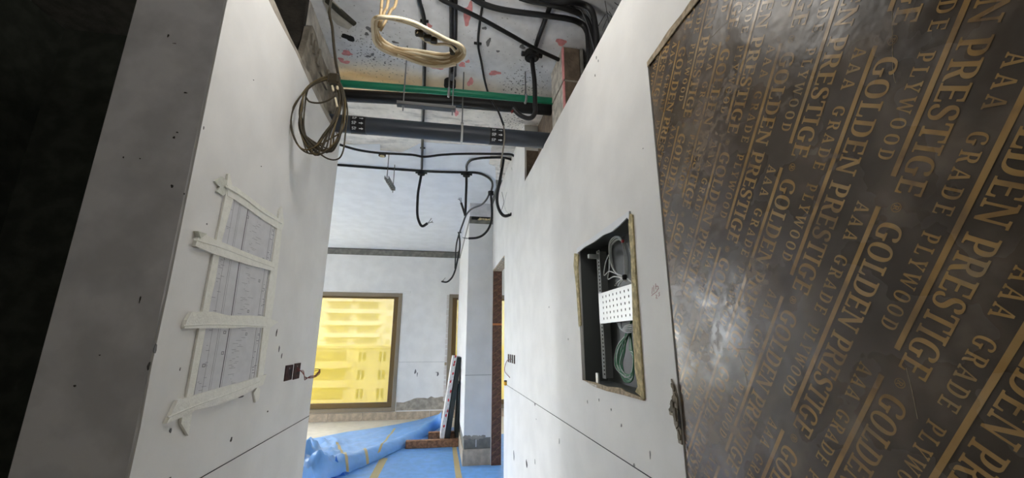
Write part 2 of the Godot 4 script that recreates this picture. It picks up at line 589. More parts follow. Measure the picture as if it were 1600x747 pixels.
	for s in [[500, 110, 0.05, 0.03], [496, 90, 0.03, 0.05], [505, 130, 0.05, 0.02], [515, 160, 0.04, 0.06], [490, 75, 0.03, 0.03], [523, 180, 0.03, 0.05], [510, 118, 0.02, 0.04], [486, 60, 0.015, 0.03]]:
		st = st_new()
		plate(st, blob(wx(s[0], s[1], -0.742), Vector3.BACK, Vector3.UP, s[2], s[3], 0.35), Vector3.RIGHT, rng.randf_range(0.010, 0.015))
		obj("mortar_dab", st, M.mortar_dark, wl)
	obj("block", box_st(Vector3(-0.944, 2.685, -2.018), Vector3(-0.776, CEIL - 0.002, -1.985), 0.004), M.void_shade_block, wl)  # dark box put over the block front to paint the void in shade
	obj("block", box_st(Vector3(-0.94, 2.682, -1.98), Vector3(-0.79, 2.84, -1.74), 0.006), M.void_shade_block, wl)
	obj("block", box_st(Vector3(-0.94, 2.682, -1.70), Vector3(-0.80, 2.80, -1.22), 0.006), M.void_shade_block, wl)
	# stains on the grey end
	for s in [[272, 215, 3, 5], [290, 145, 6, 2], [269, 291, 4, 5], [288, 303, 2, 3], [277, 207, 4, 2], [156, 555, 2, 2], [117, 603, 3, 3], [193, 246, 2, 3], [219, 248, 2, 2], [263, 56, 3, 6], [219, 468, 2, 9], [273, 68, 6, 1]]:
		var c := wz(s[0], s[1], -1.2)
		var k := 1.35 / FOCAL
		st = st_new()
		plate(st, blob(c, Vector3.RIGHT, Vector3.UP, s[2] * 0.42 * k, s[3] * 0.42 * k, 0.3, 9), Vector3.BACK, 0.001)
		obj("stain", st, M.grime_shadow, wl)
	# chips on the skim coat
	for s in [[242, 545, 4, 9], [232, 572, 3, 8], [281, 577, 1, 3], [418, 643, 1, 2], [377, 620, 5, 2], [266, 673, 2, 5], [361, 687, 2, 4], [265, 747, 2, 2], [436, 545, 1, 8], [432, 520, 1, 8], [440, 556, 1, 5], [408, 260, 1, 1], [396, 125, 1, 1], [323, 350, 1, 2], [318, 200, 1, 4]]:
		var c := wx(s[0], s[1], WL)
		var d := -c.z
		st = st_new()
		plate(st, blob(c, Vector3.BACK, Vector3.UP, s[2] * 0.55 * d * d / (FOCAL * 0.7), s[3] * 0.6 * d / FOCAL, 0.35, 9), Vector3.RIGHT, 0.0012)
		obj("stain", st, M.smudge_dark if rng.randf() < 0.6 else M.grime_shadow, wl)

	# wall with the niche and the plywood-closed opening
	var wr := struct_node("wall_right", "white skim-coated corridor wall with a meter niche and a plywood-closed opening", "wall")
	st = st_new()
	pierced(st, 0, WR, WR + 0.12, -3.13, 1.7, 0.0, 2.70, [[-1.862, -1.288, 1.222, 1.847], [-1.092, 0.13, -1, 2.303]])
	obj("skim_coat", st, M.plaster, wr)
	st = st_new()
	pierced(st, 0, WR, WR + 0.12, -5.25, -3.13, 0.0, CEIL, [[-5.22, -4.22, -1, 2.30]])
	obj("skim_coat", st, M.plaster, wr)
	obj("lintel_soffit", box_st(Vector3(WR + 0.002, 2.285, -5.2), Vector3(WR + 0.118, 2.2995, -4.225), 0.002), M.rubble, wr)
	obj("datum_line", rod_st([Vector3(WR - 0.0005, 1.003, -4.16), Vector3(WR - 0.0005, 1.0, -1.1)], 0.0018, 6), M.pencil, wr)
	# broken plaster along the head of the opening and beside the plywood
	var rough := []
	var rough2 := []
	for i in 14:
		var z := lerpf(-1.092, -0.2, i / 13.0)
		rough.append(Vector3(WR + 0.001, 2.303 + 0.012 + rng.randf_range(-0.006, 0.006), z))
		rough2.append(Vector3(WR + 0.001, 2.292 + rng.randf_range(-0.004, 0.003), z))
	rough2.reverse()
	st = st_new()
	plate(st, rough + rough2, Vector3.LEFT, 0.003)
	obj("broken_edge", st, M.ply_edge, wr)
	var crack := []
	for p in [[1050, 592], [1055, 602], [1059, 615], [1062, 640], [1065, 665], [1067, 695], [1062, 692], [1060, 675], [1055, 662], [1054, 650], [1048, 648], [1047, 640], [1051, 636], [1048, 631], [1053, 628], [1053, 612]]:
		crack.append(wx(p[0], p[1], WR))
	st = st_new()
	plate(st, crack, Vector3.LEFT, 0.004)
	obj("broken_edge", st, M.mortar, wr)
	for p in [[1053, 605, 0.006, 0.012], [1054, 622, 0.008, 0.012], [1052, 636, 0.010, 0.012], [1056, 648, 0.008, 0.014], [1058, 662, 0.006, 0.014], [1062, 680, 0.005, 0.014], [1049, 640, 0.006, 0.008], [1058, 628, 0.006, 0.016]]:
		st = st_new()
		plate(st, blob(wx(p[0], p[1], WR - 0.004), Vector3.BACK, Vector3.UP, p[2], p[3], 0.5, 12), Vector3.LEFT, rng.randf_range(0.002, 0.006))
		obj("mortar_dab", st, M.mortar_dark, wr)
	st = st_new()
	plate(st, [wx(1060, 634, WR - 0.004), wx(1063, 652, WR - 0.004), wx(1065, 672, WR - 0.004), wx(1062, 668, WR - 0.004), wx(1059, 650, WR - 0.004)], Vector3.LEFT, 0.001)
	obj("crack", st, M.hole, wr)
	# niche surround
	var ring_parts := [
		["plaster_strip", M.paint, [[903, 388], [985, 330], [985, 344], [982, 340], [970, 352], [958, 362], [945, 367], [930, 378], [915, 386], [903, 396]]],
		["foam_strip", M.foam, [[986, 334], [990, 336], [996, 440], [1009, 624], [1002, 618], [995, 612], [999, 604], [994, 575], [991, 500], [988, 400], [984, 350]]],
		["foam_strip", M.foam, [[899, 396], [905, 398], [904, 420], [909, 508], [906, 512], [902, 450], [898, 415]]],
		["plaster_strip", M.plaster, [[906, 510], [908, 510], [912, 594], [935, 602], [934, 606], [909, 598]]],
		["plaster_strip", M.ply_edge, [[912, 593], [932, 598], [950, 604], [972, 606], [978, 611], [1008, 622], [1008, 626], [975, 617], [950, 611], [930, 604]]],
	]
	for rp in ring_parts:
		var pts := []
		for p in rp[2]:
			pts.append(wx(p[0], p[1], WR))
		st = st_new()
		plate(st, pts, Vector3.LEFT, 0.006)
		obj(rp[0], st, rp[1], wr)
	# dirt, scuffs and a pink pen note
	for s in [[962, 445, 1, 2], [874, 690, 1, 6], [1016, 710, 2, 10], [991, 727, 3, 5], [971, 665, 2, 4], [936, 625, 1, 4], [918, 628, 1, 4], [823, 725, 2, 9], [803, 712, 2, 9], [836, 722, 1, 5], [955, 640, 1, 3], [1075, 700, 1, 3], [932, 90, 1, 6], [935, 95, 1, 4], [930, 118, 1, 5], [1005, 232, 2, 1], [888, 530, 1, 2], [858, 480, 1, 2], [836, 632, 2, 4], [838, 655, 1, 1]]:
		var c := wx(s[0], s[1], WR)
		var d := maxf(-c.z, 0.8)
		st = st_new()
		plate(st, blob(c, Vector3.BACK, Vector3.UP, s[2] * 0.5 * d * d / (FOCAL * 0.8), s[3] * 0.6 * d / FOCAL, 0.35, 9), Vector3.LEFT, 0.0012)
		obj("stain", st, M.smudge if rng.randf() < 0.6 else M.grime_shadow, wr)
	for l in [[[1018.5, 459], [1019.5, 449]], [[1022, 456], [1021.5, 446]], [[1025, 452], [1024.5, 443]], [[1025, 447.5], [1028, 447]], [[1028, 447], [1029, 451], [1026.5, 454]], [[1018, 462], [1027, 455]], [[1024, 461], [1026.5, 461], [1025, 466], [1027.5, 466]], [[1031, 457], [1029, 458], [1031, 461], [1029, 463]]]:
		var pts := []
		for p in l:
			pts.append(wx(p[0], p[1], WR))
		obj("pen_stroke", rod_st(pts, 0.0010, 5), M.pink_pen, wr)
	# raw blockwork over the plaster: crumbs behind the drain pipe
	obj("block", box_st(Vector3(WR + 0.12, 2.60, -3.12), Vector3(WR + 0.22, CEIL, -2.45), 0.004), M.block, wr)
	obj("block", box_st(Vector3(WR + 0.015, 2.60, -3.128), Vector3(WR + 0.22, 2.98, -3.122)), M.block, wr)
	for s in [[838, 262, 0.05, 0.07], [848, 246, 0.04, 0.05], [834, 278, 0.03, 0.05]]:
		var c := wz(s[0], s[1], -3.05)
		st = st_new()
		plate(st, blob(c + Vector3(0.03, -0.02, 0), Vector3.RIGHT, Vector3.UP, s[2], s[3], 0.25, 9), Vector3.BACK, 0.05)
		obj("mortar_crumb", st, M.rubble, wr)

	# walls added to keep the gap above the plaster dark
	struct_mesh("wall_light_stop", box_st(Vector3(1.15, 0, -3.13), Vector3(1.27, CEIL, 1.7)), M.dark_block, "dark block wall added behind the conduit drop to stop side room light", "wall")
	struct_mesh("wall_light_stop_end", box_st(Vector3(0.772, 0, -3.25), Vector3(1.27, CEIL, -3.13)), M.block, "raw block return added beside the doorway wall to stop side room light", "wall")
	# partition that reads as a column
	var wp := struct_node("wall_partition", "pale grey partition end beside the doorway with bare cement at its foot", "wall")
	obj("body", box_st(Vector3(0.335, 0, -7.8), Vector3(0.77, CEIL, -5.256), 0.003), M.concrete, wp)
	obj("skim_coat", box_st(Vector3(0.33, 0.30, -7.8), Vector3(0.652, 2.93, -5.25), 0.004), M.plaster, wp)
	obj("joint_line", rod_st([Vector3(0.33, 1.005, -5.2495), Vector3(0.65, 1.005, -5.2495)], 0.002, 6), M.pencil, wp)
	obj("head_course", box_st(Vector3(0.333, 3.03, -7.8), Vector3(0.65, CEIL, -5.252), 0.003), M.plaster_end, wp)
	obj("dark_gap", box_st(Vector3(0.36, 2.985, -5.3), Vector3(0.65, 3.03, -5.2545)), M.hole, wp)
	for k in 6:
		st = st_new()
		plate(st, blob(Vector3(0.47 + 0.032 * k, 3.0 + rng.randf_range(-0.008, 0.01), -5.256), Vector3.RIGHT, Vector3.UP, 0.026, 0.014, 0.35, 9), Vector3.BACK, 0.010 + 0.001 * k)
		obj("foam_bead", st, M.foam, wp)
	obj("skirting_tile", box_st(Vector3(0.322, 0.0, -5.262), Vector3(0.65, 0.178, -5.242), 0.003), M.skirting, wp)
	for k in 4:
		var z0 := -5.262 - 0.6 * k
		obj("skirting_tile", box_st(Vector3(0.322, 0.0, z0 - 0.596), Vector3(0.34, 0.178, z0), 0.002), M.skirting, wp)
	for k in 10:
		st = st_new()
		plate(st, blob(Vector3(rng.randf_range(0.34, 0.64), 0.30 + rng.randf_range(-0.004, 0.012), -5.2555), Vector3.RIGHT, Vector3.UP, 0.03, 0.02, 0.3, 9), Vector3.BACK, 0.0062 + 0.0004 * k)
		obj("cement_edge", st, M.mortar, wp)
	obj("chalk_mark", box_st(Vector3(0.475, 0.2, -5.257), Vector3(0.483, 0.28, -5.254)), M.plaster, wp)

	# window wall
	var wf := struct_node("wall_far", "pale blue-grey window wall with bare cement patches at its foot", "wall")
	st = st_new()
	pierced(st, 2, FARZ, FARZ - 0.18, -5.6, 4.2, 0.0, 3.085, [[-2.8, -0.755, 0.14, 2.335], [-5.5, -2.95, 0.14, 2.60], [0.17, 0.86, 0.14, 2.335], [1.02, 3.4, 0.14, 2.335]])
	obj("skim_coat", st, M.plaster, wf)
	obj("bare_beam", box_st(Vector3(-5.6, 3.085, FARZ - 0.18), Vector3(4.2, CEIL + 0.01, FARZ - 0.012)), M.concrete, wf)
	obj("shadow_line", box_st(Vector3(-5.4, CEIL - 0.016, FARZ - 0.02), Vector3(0.33, CEIL - 0.004, FARZ + 0.004)), M.grime_shadow, wf)  # dark strip painting the shadow along the ceiling joint
	var ced := [Vector3(-0.74, 0.155, FARZ), Vector3(0.15, 0.155, FARZ)]
	for i in 15:
		ced.append(Vector3(lerpf(0.15, -0.74, i / 14.0), 0.37 - 0.09 * maxf(0, i - 7) / 7.0 + rng.randf_range(-0.025, 0.025), FARZ))
	st = st_new()
	plate(st, ced, Vector3.BACK, 0.002)
	obj("cement_patch", st, M.mortar, wf)
	for s in [[649, 581, 2, 5], [652, 585, 1, 4], [684, 585, 2, 4], [683, 582, 3, 1], [690, 440, 1, 2]]:
		st = st_new()
		plate(st, blob(wz(s[0], s[1], FARZ), Vector3.RIGHT, Vector3.UP, s[2] * 0.009, s[3] * 0.009, 0.3, 9), Vector3.BACK, 0.0015)
		obj("stain", st, M.smudge_dark, wf)
	obj("joint_line", rod_st([Vector3(-0.74, 1.02, FARZ), Vector3(0.15, 1.02, FARZ)], 0.002, 5), M.smudge, wf)
	obj("window_ledge", box_st(Vector3(-2.4, 2.35, FARZ - 0.01), Vector3(-0.6, 2.38, FARZ + 0.012), 0.004), M.plaster, wf)
	var bb := struct_node("baseboard_far", "grey-beige skirting tiles along the window wall", "baseboard")
	for k in 16:
		var x0 := -5.4 + 0.6 * k - 0.12
		if x0 < 3.6:
			obj("skirting_tile", box_st(Vector3(x0, 0, FARZ - 0.005), Vector3(x0 + 0.594, 0.135, FARZ + 0.02), 0.003), M.skirting, bb)

	# outer walls that close the flat (out of view)
	st = st_new()
	pierced(st, 0, -5.6, -5.8, -8.6, -2.5, 0.0, CEIL, [[-4.4, -3.4, 0.12, 2.30]])  # opening added out of view to let daylight into the big room
	struct_mesh("wall_outer", st, M.plaster, "outer side wall of the big room, away behind the drawing wall", "wall")
	struct_mesh("wall_divider", box_st(Vector3(-5.6, 0, -2.66), Vector3(-0.945, CEIL, -2.5)), M.shade_wall, "dividing wall at the end of the unlit side room, coloured dark for shade", "wall")
	struct_mesh("wall_recess", box_st(Vector3(-2.45, 0, -2.5), Vector3(-2.29, CEIL, 1.7)), M.shade_wall, "side wall of the unlit side room, coloured dark for shade", "wall")
	struct_mesh("wall_back", box_st(Vector3(-2.45, 0, 1.3), Vector3(1.27, CEIL, 1.45)), M.plaster, "unseen lobby wall behind the viewer, made white to bounce light", "wall")  # white plaster chosen to throw light back towards the grey wall end
	st = st_new()
	pierced(st, 0, 4.2, 4.35, -8.6, -3.1, 0.0, CEIL, [[-6.4, -5.2, 0.9, 2.3]])  # opening added out of view to brighten the doorway
	struct_mesh("wall_side_room", st, M.plaster, "outer wall of the room beyond the doorway", "wall")
	struct_mesh("wall_side_room_end", box_st(Vector3(1.27, 0, -3.25), Vector3(4.2, CEIL, -3.1)), M.plaster, "end wall of the room beyond the doorway", "wall")

func window(called: String, label: String, x0: float, x1: float, filmed: bool, y1 := 2.335) -> void:
	var w := struct_node(called, label, "window")
	var y0 := 0.14
	var f := 0.07
	for q in [[x0, y0, x0 + f, y1], [x1 - f, y0, x1, y1], [x0 + f, y0, x1 - f, y0 + f], [x0 + f, y1 - f, x1 - f, y1]]:
		obj("frame", box_st(Vector3(q[0], q[1], FARZ - 0.12), Vector3(q[2], q[3], FARZ + 0.012), 0.004), M.frame, w)
	var s := 0.09
	for q in [[x0 + f, y0 + f, x0 + f + s, y1 - f], [x1 - f - s, y0 + f, x1 - f, y1 - f], [x0 + f + s, y0 + f, x1 - f - s, y0 + f + s], [x0 + f + s, y1 - f - s * 0.4, x1 - f - s, y1 - f]]:
		obj("sash", box_st(Vector3(q[0], q[1], FARZ - 0.11), Vector3(q[2], q[3], FARZ - 0.05), 0.003), M.frame_dark, w)
	obj("pane", box_st(Vector3(x0 + f + s, y0 + f + s, FARZ - 0.084), Vector3(x1 - f - s, y1 - f - s * 0.4, FARZ - 0.08)) if not filmed else pane_sheet(x0 + f + s, x1 - f - s, y0 + f + s, y1 - f - s * 0.4, FARZ - 0.08), M.film if filmed else M.glass, w)

func pane_sheet(x0: float, x1: float, y0: float, y1: float, z: float) -> SurfaceTool:
	var st := st_new()
	quad(st, Vector3(x0, y0, z), Vector3(x1, y0, z), Vector3(x1, y1, z), Vector3(x0, y1, z), Vector3.BACK)
	return st

func build_fill_lamps() -> void:
	# added fill lamps, unseen, brightening the near corridor and lobby
	fill_lamp("added unseen fill lamp under the slab, brightening the corridor by the drawing wall", Vector3(-0.05, 0, -1.22), 0.32)
	fill_lamp("added unseen fill lamp behind the viewer, brightening the grey wall end", Vector3(-0.25, 0, 0.55), 0.11)

func fill_lamp(label: String, at: Vector3, energy: float) -> void:
	var t := thing("fill_lamp", label, "lamp", at)
	var s := SphereMesh.new()
	s.radius = 0.1
	s.height = 0.2
	var glow := plain(rgb(250, 246, 236), 0.5)
	glow.emission_enabled = true
	glow.emission = Color(1.0, 0.95, 0.86)
	glow.emission_energy_multiplier = 1.2
	var globe := mesh_node("globe", s, glow, t)
	globe.position = Vector3(0, 2.80, 0)
	obj("holder", rod_st([Vector3(0, 2.89, 0), Vector3(0, 2.96, 0)], 0.03, 16), M.black, t)
	obj("cord", rod_st([Vector3(0, 2.96, 0), Vector3(0, CEIL, 0)], 0.005, 8), M.black, t)
	var l := OmniLight3D.new()
	l.name = "fill_light"
	l.position = Vector3(0, 2.80, 0)
	l.light_color = Color(1.0, 0.985, 0.96)
	l.light_energy = energy
	l.light_size = 0.095
	l.omni_range = 30.0
	l.omni_attenuation = 2.0
	l.shadow_enabled = true
	t.add_child(l)

func build_windows() -> void:
	window("window_1", "window covered in yellow film with blocks of flats showing through", -2.8, -0.755, true)
	window("window_2", "narrow bronze window mostly hidden by the partition end", 0.17, 0.86, true)
	window("window_3", "filmed window of the room beyond the doorway, a bright sliver past the jamb", 1.02, 3.4, true)
	window("window_4", "clear window further along the window wall, hidden by the drawing wall", -5.5, -2.95, false, 2.60)
	# chipped white bead beside the narrow window
	var tr := struct_node("trim_1", "chipped white corner bead beside the narrow bronze window", "trim")
	var y := 0.3
	while y < 2.3:
		var h := rng.randf_range(0.05, 0.11)
		obj("bead", box_st(Vector3(0.118 + rng.randf_range(0, 0.01), y, FARZ - 0.01), Vector3(0.165, y + h, FARZ + 0.014), 0.004), M.bead if rng.randf() < 0.82 else M.ply_edge, tr)
		y += h + rng.randf_range(0.004, 0.03)

# ---------- plywood sheet with its print ----------
func clip_poly(p: PackedVector2Array, r: Rect2) -> PackedVector2Array:
	for e in 4:
		var out := PackedVector2Array()
		for i in p.size():
			var a := p[i]
			var b := p[(i + 1) % p.size()]
			var da := [a.x - r.position.x, r.end.x - a.x, a.y - r.position.y, r.end.y - a.y][e] as float
			var db := [b.x - r.position.x, r.end.x - b.x, b.y - r.position.y, r.end.y - b.y][e] as float
			if da >= 0:
				out.append(a)
			if (da >= 0) != (db >= 0):
				out.append(a.lerp(b, da / (da - db)))
		p = out
		if p.size() < 3:
			return p
	return p

func word_tris(text: String, bold: bool, spread := 0) -> PackedVector2Array:
	# lettering as flat triangles, unit width, height 1 = cap height
	var tm := TextMesh.new()
	var f := SystemFont.new()
	f.font_names = PackedStringArray(["Droid Serif"])
	f.font_weight = 700 if bold else 400
	if spread:
		var fv := FontVariation.new()
		fv.base_font = f
		fv.spacing_glyph = spread
		tm.font = fv
	else:
		tm.font = f
	tm.font_size = 64
	tm.pixel_size = 0.01
	tm.depth = 0.0
	tm.curve_step = 2.0
	tm.text = text
	var arr := tm.get_mesh_arrays() if tm.get_surface_count() == 0 else tm.surface_get_arrays(0)
	var v: PackedVector3Array = arr[Mesh.ARRAY_VERTEX]
	var ix = arr[Mesh.ARRAY_INDEX]
	var out := PackedVector2Array()
	var n: int = ix.size() if ix != null and ix.size() else v.size()
	var lo := Vector2(1e9, 1e9)
	var hi := -lo
	for i in n:
		var p: Vector3 = v[ix[i]] if ix != null and ix.size() else v[i]
		out.append(Vector2(p.x, p.y))
		lo = lo.min(out[i])
		hi = hi.max(out[i])
	for i in out.size():
		out[i] = (out[i] - lo) / (hi - lo)
	return out

# tris (unit square) -> rectangle w x h at (a, b) in text axes; o, d, u map text axes to (z, y)
func print_on(called: String, tris: PackedVector2Array, o: Vector2, d: Vector2, u: Vector2, a: float, b: float, w: float, h: float, clip: Rect2, x: float, mat: Material, parent: Node) -> void:
	var st := st_new()
	var any := false
	for i in range(0, tris.size() - 2, 3):
		var p := PackedVector2Array()
		for k in 3:
			var t := tris[i + k]
			p.append(o + d * (a + t.x * w) + u * (b + t.y * h))
		p = clip_poly(p, clip)
		for k in range(1, p.size() - 1):
			any = true
			tri(st, Vector3(x, p[0].y, p[0].x), Vector3(x, p[k].y, p[k].x), Vector3(x, p[k + 1].y, p[k + 1].x), Vector3.LEFT)
	if any:
		obj(called, st, mat, parent)

func build_plywood() -> void:
	var t := thing("plywood_sheet", "large dark brown film-faced plywood sheet printed with slanting gold lettering", "plywood", Vector3.ZERO)
	var x := 0.654
	var clip := Rect2(-1.088, 0.55, 1.21, 1.748)
	obj("board", box_st(Vector3(x, 0.0, -1.09), Vector3(x + 0.018, 2.301, 0.128), 0.001), M.ply, t)
	var d := Vector2(-0.569, -0.822)          # reading direction in (z, y)
	var u := Vector2(0.822, -0.569)           # up in the lettering
	var v1 := Vector2(-0.0482, -0.2488)
	var v2 := Vector2(-0.2065, -0.1151)
	var start := Vector2(-0.4416, 1.8494)       # start of one gold rule
	var big := word_tris("GOLDEN PRESTIGE", true)
	var small := []
	for sw in [["AAA", 0.0, 0.066], ["GRADE", 0.092, 0.108], ["PLYWOOD", 0.226, 0.150]]:
		small.append([word_tris(sw[0], true, 14), sw[1], sw[2]])
	var reg := word_tris("®", false)
	var bar := PackedVector2Array([Vector2(0, 0), Vector2(1, 0), Vector2(1, 1), Vector2(0, 0), Vector2(1, 1), Vector2(0, 1)])
	var xi := x - 0.0006
	for i in range(-12, 12):
		for j in range(-12, 12):
			var o := start + v1 * i + v2 * j
			var far_end := o + d * 0.42
			var lo := o.min(far_end) - Vector2(0.08, 0.08)
			var hi := o.max(far_end) + Vector2(0.08, 0.08)
			if not Rect2(lo, hi - lo).intersects(clip):
				continue
			print_on("printed_rule", bar, o, d, u, 0.0, -0.004, 0.397, 0.008, clip, xi, M.ink, t)
			print_on("lettering", big, o, d, u, 0.018, 0.010, 0.400, 0.037, clip, xi, M.ink, t)
			for sw in small:
				print_on("lettering", sw[0], o, d, u, sw[1], -0.0345, sw[2], 0.0225, clip, xi, M.ink, t)
			print_on("lettering", reg, o, d, u, 0.432, 0.015, 0.014, 0.014, clip, xi, M.ink, t)
	# dry dust lying on the print, heavier towards the jamb side
	var dw := 512
	var di := Image.create(dw, dw, false, Image.FORMAT_RGBA8)
	var dn := noise(0.008, 301, 5)
	var df := noise(0.06, 302, 3)
	var scuffs := []
	for q in [[1222, 150, 0.035], [1226, 100, 0.03], [1216, 60, 0.03], [1130, 140, 0.05], [1160, 110, 0.04], [1110, 520, 0.07], [1150, 460, 0.05], [1180, 420, 0.04], [1190, 540, 0.04], [1300, 250, 0.03], [1372, 60, 0.025], [1360, 330, 0.02], [1420, 20, 0.02], [1120, 200, 0.06], [1080, 260, 0.06]]:
		var c := wx(q[0], q[1], x)
		scuffs.append([(c.z + 1.086) / 1.206, (2.298 - c.y) / 1.798, q[2]])
	for j in dw:
		for i in dw:
			var zz := i / float(dw)
			var a := clampf(0.5 + 0.9 * dn.get_noise_2d(i, j) + 0.45 * df.get_noise_2d(i * 0.6, j * 1.6), 0.0, 1.0)
			a = a * a * clampf(0.75 - 1.25 * zz, 0.04, 0.62)
			var vv := j / float(dw)
			for q in scuffs:
				var dd := Vector2((zz - q[0]) * 1.206, (vv - q[1]) * 1.798).length_squared()
				if dd < q[2] * q[2] * 6.0:
					a += exp(-dd / (q[2] * q[2])) * clampf(0.10 + 1.4 * df.get_noise_2d(i * 1.5, j * 2.5) + 0.5 * dn.get_noise_2d(i * 2.0, j * 2.0), 0.0, 0.55)
			a = minf(a, 0.7)
			di.set_pixel(i, j, Color(0.60, 0.54, 0.48, a))
	var dm := plain(Color.WHITE, 0.42)
	dm.albedo_texture = ImageTexture.create_from_image(di)
	dm.transparency = BaseMaterial3D.TRANSPARENCY_ALPHA
	var ds := st_new()
	for q in [[0, 0], [1, 0], [1, 1], [0, 0], [1, 1], [0, 1]]:
		ds.set_normal(Vector3.LEFT)
		ds.set_uv(Vector2(q[0], q[1]))
		ds.add_vertex(Vector3(x - 0.0012, lerpf(2.298, 0.5, q[1]), lerpf(-1.086, 0.12, q[0])))
	obj("dust", ds, dm, t)
	# scuffs
	for s in [[[1394, 0], [1395, 110], [1399, 130]], [[1416, 575], [1425, 610], [1434, 655]], [[1153, 545], [1162, 572], [1168, 602]], [[1130, 545], [1178, 545]], [[1180, 0], [1130, 40], [1095, 75]]]:
		var pts := []
		for p in s:
			pts.append(wx(p[0], p[1], x))
		obj("scratch", rod_st(pts, 0.0005, 5), M.ply_edge, t)

# ---------- taped drawing ----------
func drawing_picture() -> ImageTexture:
	var w := 300
	var h := 640
	var im := Image.create(w, h, false, Image.FORMAT_RGB8)
	var n := noise(0.02, 71, 3)
	for j in h:
		for i in w:
			var v := 0.86 + 0.03 * n.get_noise_2d(i, j)
			im.set_pixel(i, j, Color(v, v, v + 0.015))
	var r := RandomNumberGenerator.new()
	r.seed = 5
	for l in [[20, 0.5, 2], [44, 0.55, 1], [66, 0.45, 1], [72, 0.6, 1], [104, 0.28, 3], [112, 0.5, 1], [238, 0.5, 2], [246, 0.6, 1], [262, 0.35, 2], [280, 0.55, 1]]:
		im.fill_rect(Rect2i(l[0], 6, l[2], h - 12), Color(l[1], l[1], l[1] + 0.02))
	for j in range(10, h - 14, 5):
		if r.randf() < 0.55:
			im.fill_rect(Rect2i(128 + r.randi() % 40, j, 4 + r.randi() % 26, 1), Color(0.55, 0.55, 0.58))
		if r.randf() < 0.35:
			im.fill_rect(Rect2i(24 + r.randi() % 20, j, 3 + r.randi() % 14, 1), Color(0.5, 0.5, 0.54))
		if r.randf() < 0.3:
			im.fill_rect(Rect2i(240 + r.randi() % 20, j, 3 + r.randi() % 14, 2), Color(0.5, 0.5, 0.54))
	for k in 10:
		var q := Rect2i(30 + r.randi() % 220, 20 + r.randi() % 580, 10, 10)
		im.fill_rect(q, Color(0.5, 0.5, 0.53))
		im.fill_rect(q.grow(-2), Color(0.82, 0.82, 0.83))
	return ImageTexture.create_from_image(im)

func build_drawing() -> void:
	var t := thing("taped_drawing", "pale printed construction drawing fixed to the white wall under strips of masking tape", "drawing")
	var x := WL + 0.0008
	var a := wx(350, 296, x)
	var b := wx(438, 350, x)
	var c := wx(404, 604, x)
	var d := wx(290, 628, x)
	var st := st_new()
	# paper, gently bowed off the wall
	for i in 6:
		for j in 12:
			var q := []
			for k in [[0, 0], [1, 0], [1, 1], [0, 0], [1, 1], [0, 1]]:
				var s: float = (i + k[0]) / 6.0
				var v: float = (j + k[1]) / 12.0
				var p := a.lerp(b, s).lerp(d.lerp(c, s), v)
				p.x += 0.004 * sin(PI * s) + 0.0015 * sin(s * 9.0 + v * 7.0) * sin(PI * v)
				q.append([p, Vector2(s, v)])
			for k in [0, 1, 2, 3, 4, 5]:
				st.set_normal(Vector3(1, 0, 0.05).normalized())
				st.set_uv(q[k][1])
				st.add_vertex(q[k][0])
	var pm := plain(Color.WHITE, 0.7)
	pm.albedo_texture = drawing_picture()
	obj("paper", st, pm, t)
	var strips := [
		[M.tape, 0.0075, [[352, 289], [366, 292], [404, 321], [442, 348], [437, 361], [408, 343], [380, 323], [362, 311], [352, 306]]],
		[M.tape_thin, 0.005, [[333, 283], [345, 276], [356, 285], [354, 300], [346, 306], [336, 299], [341, 292]]],
		[M.tape, 0.006, [[353, 272], [356, 271], [360, 290], [364, 303], [344, 374], [333, 440], [328, 460], [299, 617], [288, 622], [302, 545], [318, 460], [335, 374], [350, 303]]],
		[M.tape, 0.0065, [[434, 330], [438, 322], [441, 345], [438, 362], [427, 460], [408.6, 588], [402, 604], [399, 596], [415, 460], [430, 360]]],
		[M.tape, 0.010, [[303, 372], [316, 366], [331, 374], [349, 381], [380, 394], [431, 413], [429, 421], [421, 423], [385, 414], [350, 403], [330, 397], [299, 384]]],
		[M.tape_thin, 0.013, [[302, 361], [316, 365], [306, 372]]],
		[M.tape, 0.010, [[294.6, 487], [327, 487], [352, 493], [385, 493], [407, 494], [431, 503], [417, 513], [385, 511], [355, 513], [330, 513], [282, 513], [286, 500]]],
		[M.tape, 0.010, [[272, 625], [300, 618], [336, 607], [375, 597], [413, 585], [407, 601], [370, 620], [336, 633], [300, 641], [284, 650], [254, 662]]],
		[M.tape, 0.0075, [[278.5, 662], [281, 648], [296, 643], [294, 660], [290, 681]]],
		[M.tape, 0.0065, [[394, 614], [400, 604], [404, 608], [402, 624], [397, 629]]],
	]
	for s in strips:
		var pts := []
		for p in s[2]:
			pts.append(wx(p[0], p[1], x))
		st = st_new()
		plate(st, pts, Vector3.RIGHT, s[1])
		obj("masking_tape", st, s[0], t)
	# creases standing proud on the cross strips
	for l in [[[352, 291], [380, 308], [410, 331], [440, 349]], [[302, 374], [345, 387], [390, 404], [428, 418]], [[286, 509], [330, 507], [380, 508], [415, 510]], [[262, 652], [310, 632], [360, 614], [405, 596]]]:
		var pts := []
		for p in l:
			pts.append(wx(p[0], p[1], x + 0.009))
		obj("tape_fold", rod_st(spline(pts, 4), 0.0028, 6), M.tape, t)

